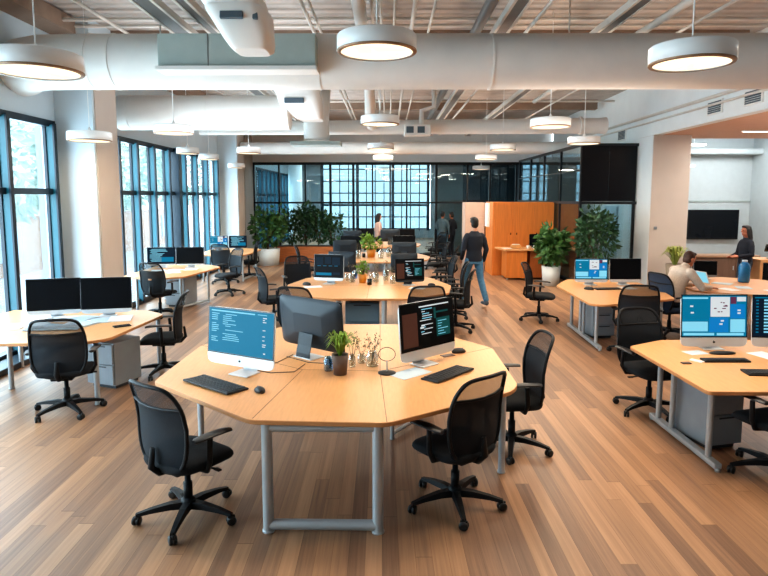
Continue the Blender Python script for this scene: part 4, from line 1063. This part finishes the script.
for x, y in ((-.62, -.3), (-.12, -.3), (.68, -.2), (-.62, .3), (.68, .3)): M().box((x, y, .03), (.04, .04, .06), .004).build('foot', STEEL, t)
monitor(4.1, 16.6, face(.15, -1), 'small black monitor on the orange counter', 'off', .36, .3, .03, DKHOUSE, z=.84, lift=.06)
t = thing('paper_bag', 'orange and white packet lying on the counter', 'packet', (3.55, 16.5, .84)); M().box((0, 0, .05), (.28, .16, .1), .03).build('packet_body', BAG, t); M().box((0, 0, .105), (.2, .1, .02), .01).build('packet_top', CUP, t)
for x, y, lb in ((3.85, 16.35, 'white cup on the counter, left of the small black monitor'), (4.02, 16.28, 'white cup in front of the small black monitor')):
    t = thing('cup', lb, 'cup', (x, y, .84)); M().lathe([(0, 0), (.035, 0), (.045, .09), (.04, .09), (.032, .008), (0, .008)], 20).build('cup_body', CUP, t); M().tube([(.04, 0, .07), (.07, 0, .06), (.065, 0, .03), (.038, 0, .025)], .006, 6).build('handle', CUP, t)
paper(3.3, 16.45, .3, 'white sheet at the left end of the orange counter', PAPER, .22, .3, z=.84)

# ================================================================== plants on the floor
potted('potted_shrub', -3.95, 19.8, 0, 'tall leafy green shrub in a round white planter near the second pillar', 'plant', POTW, .36, .4, .55, bush(1.2, .55, 900, .17, 9), LEAF)
t = thing('wooden_planter', 'long low wooden planter box against the glass partition', 'planter', (-2.75, 20.95, 0))
for k in range(4): M().box((0, -.32, .07+k*.135), (2.3, .04, .125), .006).build('front_board', PLANTERW, t)
M().box((0, .0, .27), (2.26, .6, .53)).build('planter_box', PLANTERW, t); M().box((0, 0, .545), (2.1, .5, .02)).build('soil', SOIL, t)
for i, (x, h, lb) in enumerate(((-3.3, 1.2, 'dark green shrub at the left end of the wooden planter'), (-2.85, 1.3, 'dark green shrub left of the middle of the wooden planter'), (-2.4, 1.2, 'dark green shrub right of the middle of the wooden planter'), (-1.9, 1.0, 'dark green shrub at the right end of the wooden planter'))):
    t = thing('shrub', lb, 'shrub', (x, 20.95, .55)); st = M(); fo = M(); bush(h, .36, 480, .15, 7)(st, fo, .0); st.build('stems', STEM, t); fo.build('foliage', LEAFD, t)
potted('potted_shrub', 4.18, 15.2, 0, 'green drooping plant in a white pot right of the orange counter', 'plant', POTW, .2, .24, .5, bush(.85, .32, 560, .2, 8), LEAF)
potted('potted_tree', 5.0, 14.35, 0, 'tall dark leafy indoor tree in front of the glazed meeting room', 'tree', POTB, .22, .27, .5, bush(1.35, .45, 900, .15, 11), LEAFD)
potted('potted_plant', 6.6, 13.7, 0, 'pale yellow-green plant in a tall taupe pot in front of the cream column', 'plant', POTT, .15, .2, .72, blades(70, .4, .36, .05), LEAFP)

# ================================================================== people
def hand(m, w, d, nrm, thumb, s=1.0, curl=.35):
    """palm at wrist w pointing along d; nrm = palm side; thumb = thumb side direction"""
    d = Vector(d).normalized(); nrm = Vector(nrm); nrm = (nrm-d*nrm.dot(d)).normalized(); side = Vector(thumb); side = (side-d*side.dot(d)-nrm*side.dot(nrm)).normalized(); w = Vector(w)
    for k in (-.028, -.01, .008, .026): m.limb([(w+d*.01*s+side*k*.5*s, .015*s), (w+d*.085*s+side*k*s, .013*s)], 8)
    for k, l in ((-.03, .062), (-.0105, .078), (.009, .085), (.028, .074)):
        b = w+d*.088*s+side*k*s; c1 = b+(d*math.cos(curl*.6)+nrm*math.sin(curl*.6))*l*.5*s; c2 = c1+(d*math.cos(curl*1.8)+nrm*math.sin(curl*1.8))*l*.5*s
        m.limb([(b, .0095*s), (c1, .0085*s), (c2, .0065*s)], 7)
    b = w+d*.03*s+side*.026*s; c1 = b+(d*.6+side*.7+nrm*.25).normalized()*.045*s; c2 = c1+(d*.9+side*.25+nrm*.3).normalized()*.035*s
    m.limb([(b, .013*s), (c1, .0105*s), (c2, .008*s)], 7)
def head(m, hc, f, up=Vector((0, 0, 1)), s=1.0):
    """head centred at hc facing f; returns the paint spots"""
    f = Vector(f).normalized(); up = (Vector(up)-f*Vector(up).dot(f)).normalized(); sd = f.cross(up); hc = Vector(hc)
    mt = Matrix((sd, f, up)).transposed().to_4x4()
    m.ell(hc+up*.02*s, (.076*s, .094*s, .1*s), mt=mt); m.ell(hc+f*.02*s-up*.06*s, (.058*s, .066*s, .065*s), mt=mt)
    m.limb([(hc+f*.092*s+up*.012*s, .009*s), (hc+f*.108*s-up*.022*s, .0135*s)], 8)
    m.ell(hc+f*.078*s-up*.068*s, (.026*s, .012*s, .012*s), mt=mt)
    for k in (-1, 1):
        m.ell(hc+sd*k*.077*s-f*.008*s-up*.005*s, (.012*s, .022*s, .032*s), mt=mt)
        m.ell(hc+sd*k*.032*s+f*.082*s+up*.03*s, (.022*s, .012*s, .008*s), mt=mt)
    return [(hc+sd*.031*s+f*.09*s+up*.012*s, .011*s, 1), (hc-sd*.031*s+f*.09*s+up*.012*s, .011*s, 1), (hc+f*.088*s-up*.066*s, .018*s, 2)]
def hair_cap(m, hc, f, s=1.0, long=0, up=Vector((0, 0, 1))):
    f = Vector(f).normalized(); up = (up-f*up.dot(f)).normalized(); sd = f.cross(up); hc = Vector(hc); mt = Matrix((sd, f, up)).transposed().to_4x4()
    m.ell(hc-f*.016*s+up*.042*s, (.084*s, .094*s, .092*s), mt=mt); m.ell(hc-f*.04*s-up*.01*s, (.078*s, .064*s, .085*s), mt=mt)
    m.ell(hc+f*.045*s+up*.095*s, (.062*s, .05*s, .03*s), mt=mt)
    if long:
        m.limb([(hc-f*.06*s, .07*s), (hc-f*.085*s-up*.16*s, .07*s), (hc-f*.095*s-up*long*s, .05*s)], 12)
        for k in (-1, 1): m.limb([(hc+sd*k*.065*s+up*.03*s, .035*s), (hc+sd*k*.075*s-f*.02*s-up*.1*s, .032*s), (hc+sd*k*.08*s-f*.05*s-up*.22*s, .028*s)], 10)
V = Vector
def standing(label, x, y, deg, H, top, leg, hairm, skin, arms, stride=0, splay=0, longhair=0, female=False, voxel=.009, shoe=SHOE, bare_arms=False):
    k = H/1.75; t = thing('person', label, 'person', (x, y, 0), az(deg))
    sw = .165 if female else .19
    hc = V((0, .02, 1.63))
    feet = {}
    for s in (-1, 1):
        st_ = stride*s
        hip = V((s*.092, 0, .92)); an = V((s*(.1+splay), st_, .09+(.05 if st_ < 0 else 0))); kn = (hip+an)/2+V((0, .045+(.02 if st_ < 0 else 0), .02)); feet[s] = (hip, kn, an)
    A = {}
    for s in (-1, 1): A[s] = [V((s*a[0], a[1], a[2])) for a in arms[0 if s < 0 else 1]]   # shoulder, elbow, wrist, hand direction
    body = M(); paint = head(body, hc, (0, 1, 0))
    body.limb([(V((0, -.005, 1.43)), .05), (V((0, 0, 1.53)), .052), (V((0, .01, 1.58)), .052)])
    body.eloft([(V((0, -.005, .86)), .15, .1), (V((0, -.005, .95)), .155, .11), (V((0, 0, 1.08)), .13, .095), (V((0, 0, 1.25)), sw*.72, .1), (V((0, -.005, 1.38)), sw*.66, .085), (V((0, -.005, 1.43)), sw*.4, .05)])
    shirt = M(); shirt.eloft([(V((0, -.005, .89)), .172, .127), (V((0, -.005, .97)), .172, .128), (V((0, 0, 1.1)), .155, .12), (V((0, 0, 1.27)), sw*.9+.012, .13), (V((0, -.005, 1.39)), sw*.9+.005, .115), (V((0, -.008, 1.455)), sw*.55, .075), (V((0, -.008, 1.485)), .072, .066)], 24)
    for s in (-1, 1):
        sh, el, wr, hd = A[s]
        body.limb([(sh+V((-s*.03, 0, -.02)), .046), (el, .038), (wr, .028)])
        thumb = V((-s*.5, .8, 0)) if hd.z < -.5 else V((-s*.3, 0, .9))
        hand(body, wr, hd, V((-s, 0, 0)) if hd.z < -.5 else V((-s*.6, 0, -.6)), thumb, .95)
        cuff = el.lerp(wr, .1 if bare_arms else .93)
        shirt.limb([(sh+V((-s*.03, 0, -.01)), .068), (sh.lerp(el, .3), .062), (sh.lerp(el, .7), .056), (el, .052), (cuff, .04)])
    trous = M(); trous.eloft([(V((0, -.005, .84)), .16, .12), (V((0, -.005, .93)), .166, .122), (V((0, -.005, 1.0)), .15, .11)])
    shoes = M()
    for s in (-1, 1):
        hip, kn, an = feet[s]
        body.limb([(hip, .08), (kn, .052), (an, .035)]); body.limb([(an, .035), (an+V((0, .13, -.055)), .03)])
        trous.limb([(hip, .096), (hip.lerp(kn, .5), .083), (kn, .066), (kn.lerp(an, .5), .062), (an+V((0, -.005, .02)), .055)])
        shoes.eloft([(an+V((s*.0, -.07, -.04)), .03, .035), (an+V((0, -.04, -.04)), .042, .05), (an+V((0, .05, -.045)), .046, .045), (an+V((0, .13, -.055)), .048, .035), (an+V((0, .18, -.06)), .03, .025)], 14)
    S = Matrix.Scale(k, 4)
    for mm in (body, shirt, trous, shoes): mm.xf(S)
    body.remesh('body', [skin, EYE, LIP], t, voxel*.75, 3, [(S @ c, r*k, i) for c, r, i in paint])
    shirt.remesh('sweater', top, t, voxel, 5); trous.remesh('trousers', leg, t, voxel, 5); shoes.remesh('shoes', shoe, t, voxel, 3)
    hm = M(); hair_cap(hm, hc, (0, 1, 0), 1, longhair); hm.xf(S); hm.remesh('hair', hairm, t, voxel, 4)
    return t
down = ([.178, -.005, 1.395], [.255, -.03, 1.13], [.25, .06, .89], [.0, .15, -1])
front = ([.178, -.005, 1.395], [.265, -.02, 1.13], [.19, .2, 1.02], [-.4, .9, .1])
standing('man in a navy sweater and blue jeans walking away along the middle aisle', 1.79, 12.3, -18, 1.83, SWNAVY, DENIM, HAIRD, SKIN,
         (([.178, -.005, 1.395], [.245, -.03, 1.12], [.2, .14, .93], [-.2, .7, -.5]), ([.178, -.005, 1.395], [.25, -.03, 1.12], [.24, .06, .88], [0, .2, -1])), stride=-.27, splay=.04, voxel=.009)
standing('woman with long dark hair in a navy top standing near the wall screen', 7.48, 12.5, -95, 1.66, SWNAVY, DENIMD, HAIRD, SKIN2,
         (([.158, -.005, 1.39], [.23, .02, 1.12], [.12, .24, 1.08], [-.3, .9, .05]), ([.158, -.005, 1.39], [.23, .02, 1.12], [.12, .26, 1.05], [-.3, .9, .05])), longhair=.34, female=True, voxel=.01)
standing('man in a grey shirt and jeans standing far back at the glass partition', 2.05, 22.2, 25, 1.72, TEALSH, DENIM, HAIRD, SKIN2, (front, down), voxel=.014)
standing('person in dark clothes standing beside the far man at the glass partition', 2.42, 22.45, -50, 1.68, SWNAVY, DENIMD, HAIRD, SKIN2, (down, front), voxel=.014)
standing('woman in a pale pink top standing far back behind the middle desks', -.3, 20.8, 70, 1.68, PINK, DENIMD, HAIRD, SKIN, (front, down), longhair=.2, female=True, voxel=.014)

def seated(label, x, y, deg):
    t = thing('person', label, 'person', (x, y, 0), az(deg))
    hipc = V((0, -.08, .58)); hc = V((0, .22, 1.25)); f = V((0, 1, -.25))
    body = M(); paint = head(body, hc, f)
    spine = [hipc, V((0, -.07, .72)), V((0, -.02, .86)), V((0, .05, .99)), V((0, .1, 1.07)), V((0, .13, 1.12))]
    RX = [.16, .15, .155, .17, .165, .08]; RY = [.12, .11, .115, .12, .1, .06]
    body.eloft([(p, a, b) for p, a, b in zip(spine, RX, RY)])
    body.limb([(V((0, .12, 1.08)), .06), (V((0, .18, 1.18)), .055)])
    sw = M(); sw.eloft([(p, a+.022, b+.025) for p, a, b in zip(spine, RX, RY)], 24); sw.limb([(V((0, .13, 1.1)), .075), (V((0, .15, 1.135)), .07)])
    tr = M(); tr.eloft([(V((0, -.1, .5)), .15, .1), (V((0, -.09, .58)), .17, .13), (V((0, -.08, .66)), .165, .125)])
    sho = M()
    for s, wr, hd in ((-1, V((-.2, .5, .79)), V((.2, .95, -.05))), (1, V((.17, .52, .79)), V((-.25, .95, -.05)))):
        sh = V((s*.185, .09, 1.05)); el = V((s*.26, .26, .81))
        body.limb([(sh, .05), (el, .042), (wr, .029)]); hand(body, wr, hd, V((0, 0, -1)), V((-s, 0, 0)), 1.0, .3)
        sw.limb([(sh, .075), (sh.lerp(el, .5), .068), (el, .058), (el.lerp(wr, .85), .043)])
        hip = V((s*.095, -.05, .56)); kn = V((s*.14, .36, .55)); an = V((s*.13, .3, .1))
        body.limb([(hip, .08), (kn, .055), (an, .038)]); body.limb([(an, .036), (an+V((0, .13, -.055)), .03)])
        tr.limb([(hip, .095), (hip.lerp(kn, .5), .085), (kn, .07), (kn.lerp(an, .5), .064), (an+V((0, 0, .02)), .055)])
        sho.eloft([(an+V((0, -.07, -.05)), .03, .035), (an+V((0, -.04, -.05)), .042, .048), (an+V((0, .05, -.055)), .046, .043), (an+V((0, .13, -.065)), .048, .033), (an+V((0, .18, -.07)), .03, .025)], 14)
    body.remesh('body', [SKIN2, EYE, LIP], t, .0065, 3, paint)
    sw.remesh('sweater', KNIT, t, .009, 5); tr.remesh('trousers', DENIMD, t, .009, 5); sho.remesh('shoes', SHOE, t, .009, 3)
    hm = M(); hair_cap(hm, hc, f); hm.remesh('hair', HAIRB, t, .009, 4)
    w = M(); c = V((.185, .47, .79)); w.tube([c+V((.036*math.cos(a), 0, .034*math.sin(a))) for a in [2*PI*i/20 for i in range(20)]], .007, 8, closed=True); w.build('wristwatch', BEZEL, t)
seated('man in an oatmeal knit sweater leaning on the desk, seated in profile', 4.68, 9.62, 75)

# ================================================================== world, lights, camera
w = bpy.data.worlds.new('World'); bpy.context.scene.world = w; w.use_nodes = True; nt = w.node_tree; nt.nodes.clear()
out = nt.nodes.new('ShaderNodeOutputWorld'); bg = nt.nodes.new('ShaderNodeBackground')
tc = nt.nodes.new('ShaderNodeTexCoord'); sx = nt.nodes.new('ShaderNodeSeparateXYZ'); rp = nt.nodes.new('ShaderNodeValToRGB')
rp.color_ramp.elements[0].position = .35; rp.color_ramp.elements[0].color = (.97, .99, 1, 1)
rp.color_ramp.elements[1].position = .9; rp.color_ramp.elements[1].color = (.78, .9, 1, 1)
mr = nt.nodes.new('ShaderNodeMapRange'); mr.inputs['From Min'].default_value = -1
nt.links.new(tc.outputs['Generated'], sx.inputs[0]); nt.links.new(sx.outputs[2], mr.inputs[0]); nt.links.new(mr.outputs[0], rp.inputs[0]); nt.links.new(rp.outputs[0], bg.inputs[0])
bg.inputs[1].default_value = 5.5; nt.links.new(bg.outputs[0], out.inputs[0])
def area(name, loc, rot, sx_, sy_, e, col, portal=False):
    l = bpy.data.lights.new(name, 'AREA'); l.shape = 'RECTANGLE'; l.size = sx_; l.size_y = sy_; l.energy = e; l.color = col
    if portal: l.cycles.is_portal = True
    o = bpy.data.objects.new(name, l); C.objects.link(o); o.location = loc; o.rotation_euler = rot; return o
# daylight coming in at the windows (rectangles in the openings, facing the room)
for y, s in ((5, 9), (14.5, 8), (28, 8)): area('window_daylight', (XL-.2, y, 1.75), (0, rad(-90), 0), 3.2, s, 700 if y < 25 else 300, (.7, .92, 1))
# added office fill from above, no fixtures; lighting of alcove and meeting room
for x, y in ((-2.4, 6), (2.6, 6), (-2.4, 12.6), (2.6, 12.6), (0, 18.5)): area('ceiling_fill', (x, y, 3.5), (0, 0, 0), 2, 2, 20 if x < 0 else 105, (.9, .95, 1) if x < 0 else (1, .86, .7))
for x, y in ((-2.5, 9.6), (2.8, 9.6), (-2, 16.5), (2.8, 16.8)): area('upward_fill', (x, y, 3.0), (PI, 0, 0), 2.5, 2.5, 58 if x < 0 else 38, (.82, .92, 1) if x < 0 else (1, .88, .76))  # fill added to brighten the ceiling from below, no fixtures
area('alcove_light', (8.6, 12, 3.6), (0, 0, 0), 2.5, 4, 190, (1, .92, .84)); area('alcove_light', (9.4, 16.2, 3.9), (rad(20), 0, 0), 2.0, 1, 125, (.92, .97, 1))
area('alcove_upward_fill', (8.0, 9.5, 2.9), (PI, 0, 0), 1.5, 3, 34, (1, .92, .84)); area('meeting_light', (5.5, 17, 3.4), (0, 0, 0), 1, 2, 22, (1, .95, .9)); area('rear_light', (-.5, 28, 4.1), (0, 0, 0), 6, 6, 480, (.82, .95, 1))  # first is fill added under the alcove soffit to brighten it

cam = bpy.data.cameras.new('camera'); co = bpy.data.objects.new('camera', cam); C.objects.link(co)
co.location = (0, 0, 2.25); co.rotation_euler = (rad(90-6.2), 0, rad(.287))
cam.sensor_width = 36; cam.sensor_fit = 'HORIZONTAL'; cam.lens = 600/768*36; cam.shift_y = -26/768; cam.clip_end = 200
sc = bpy.context.scene; sc.camera = co
sc.view_settings.view_transform = 'Standard'; sc.view_settings.look = 'Medium High Contrast'; sc.view_settings.exposure = -.2
sc.cycles.max_bounces = 8; sc.cycles.diffuse_bounces = 4; sc.cycles.transparent_max_bounces = 16; sc.cycles.use_denoising = True
sc.cycles.caustics_reflective = False; sc.cycles.caustics_refractive = False
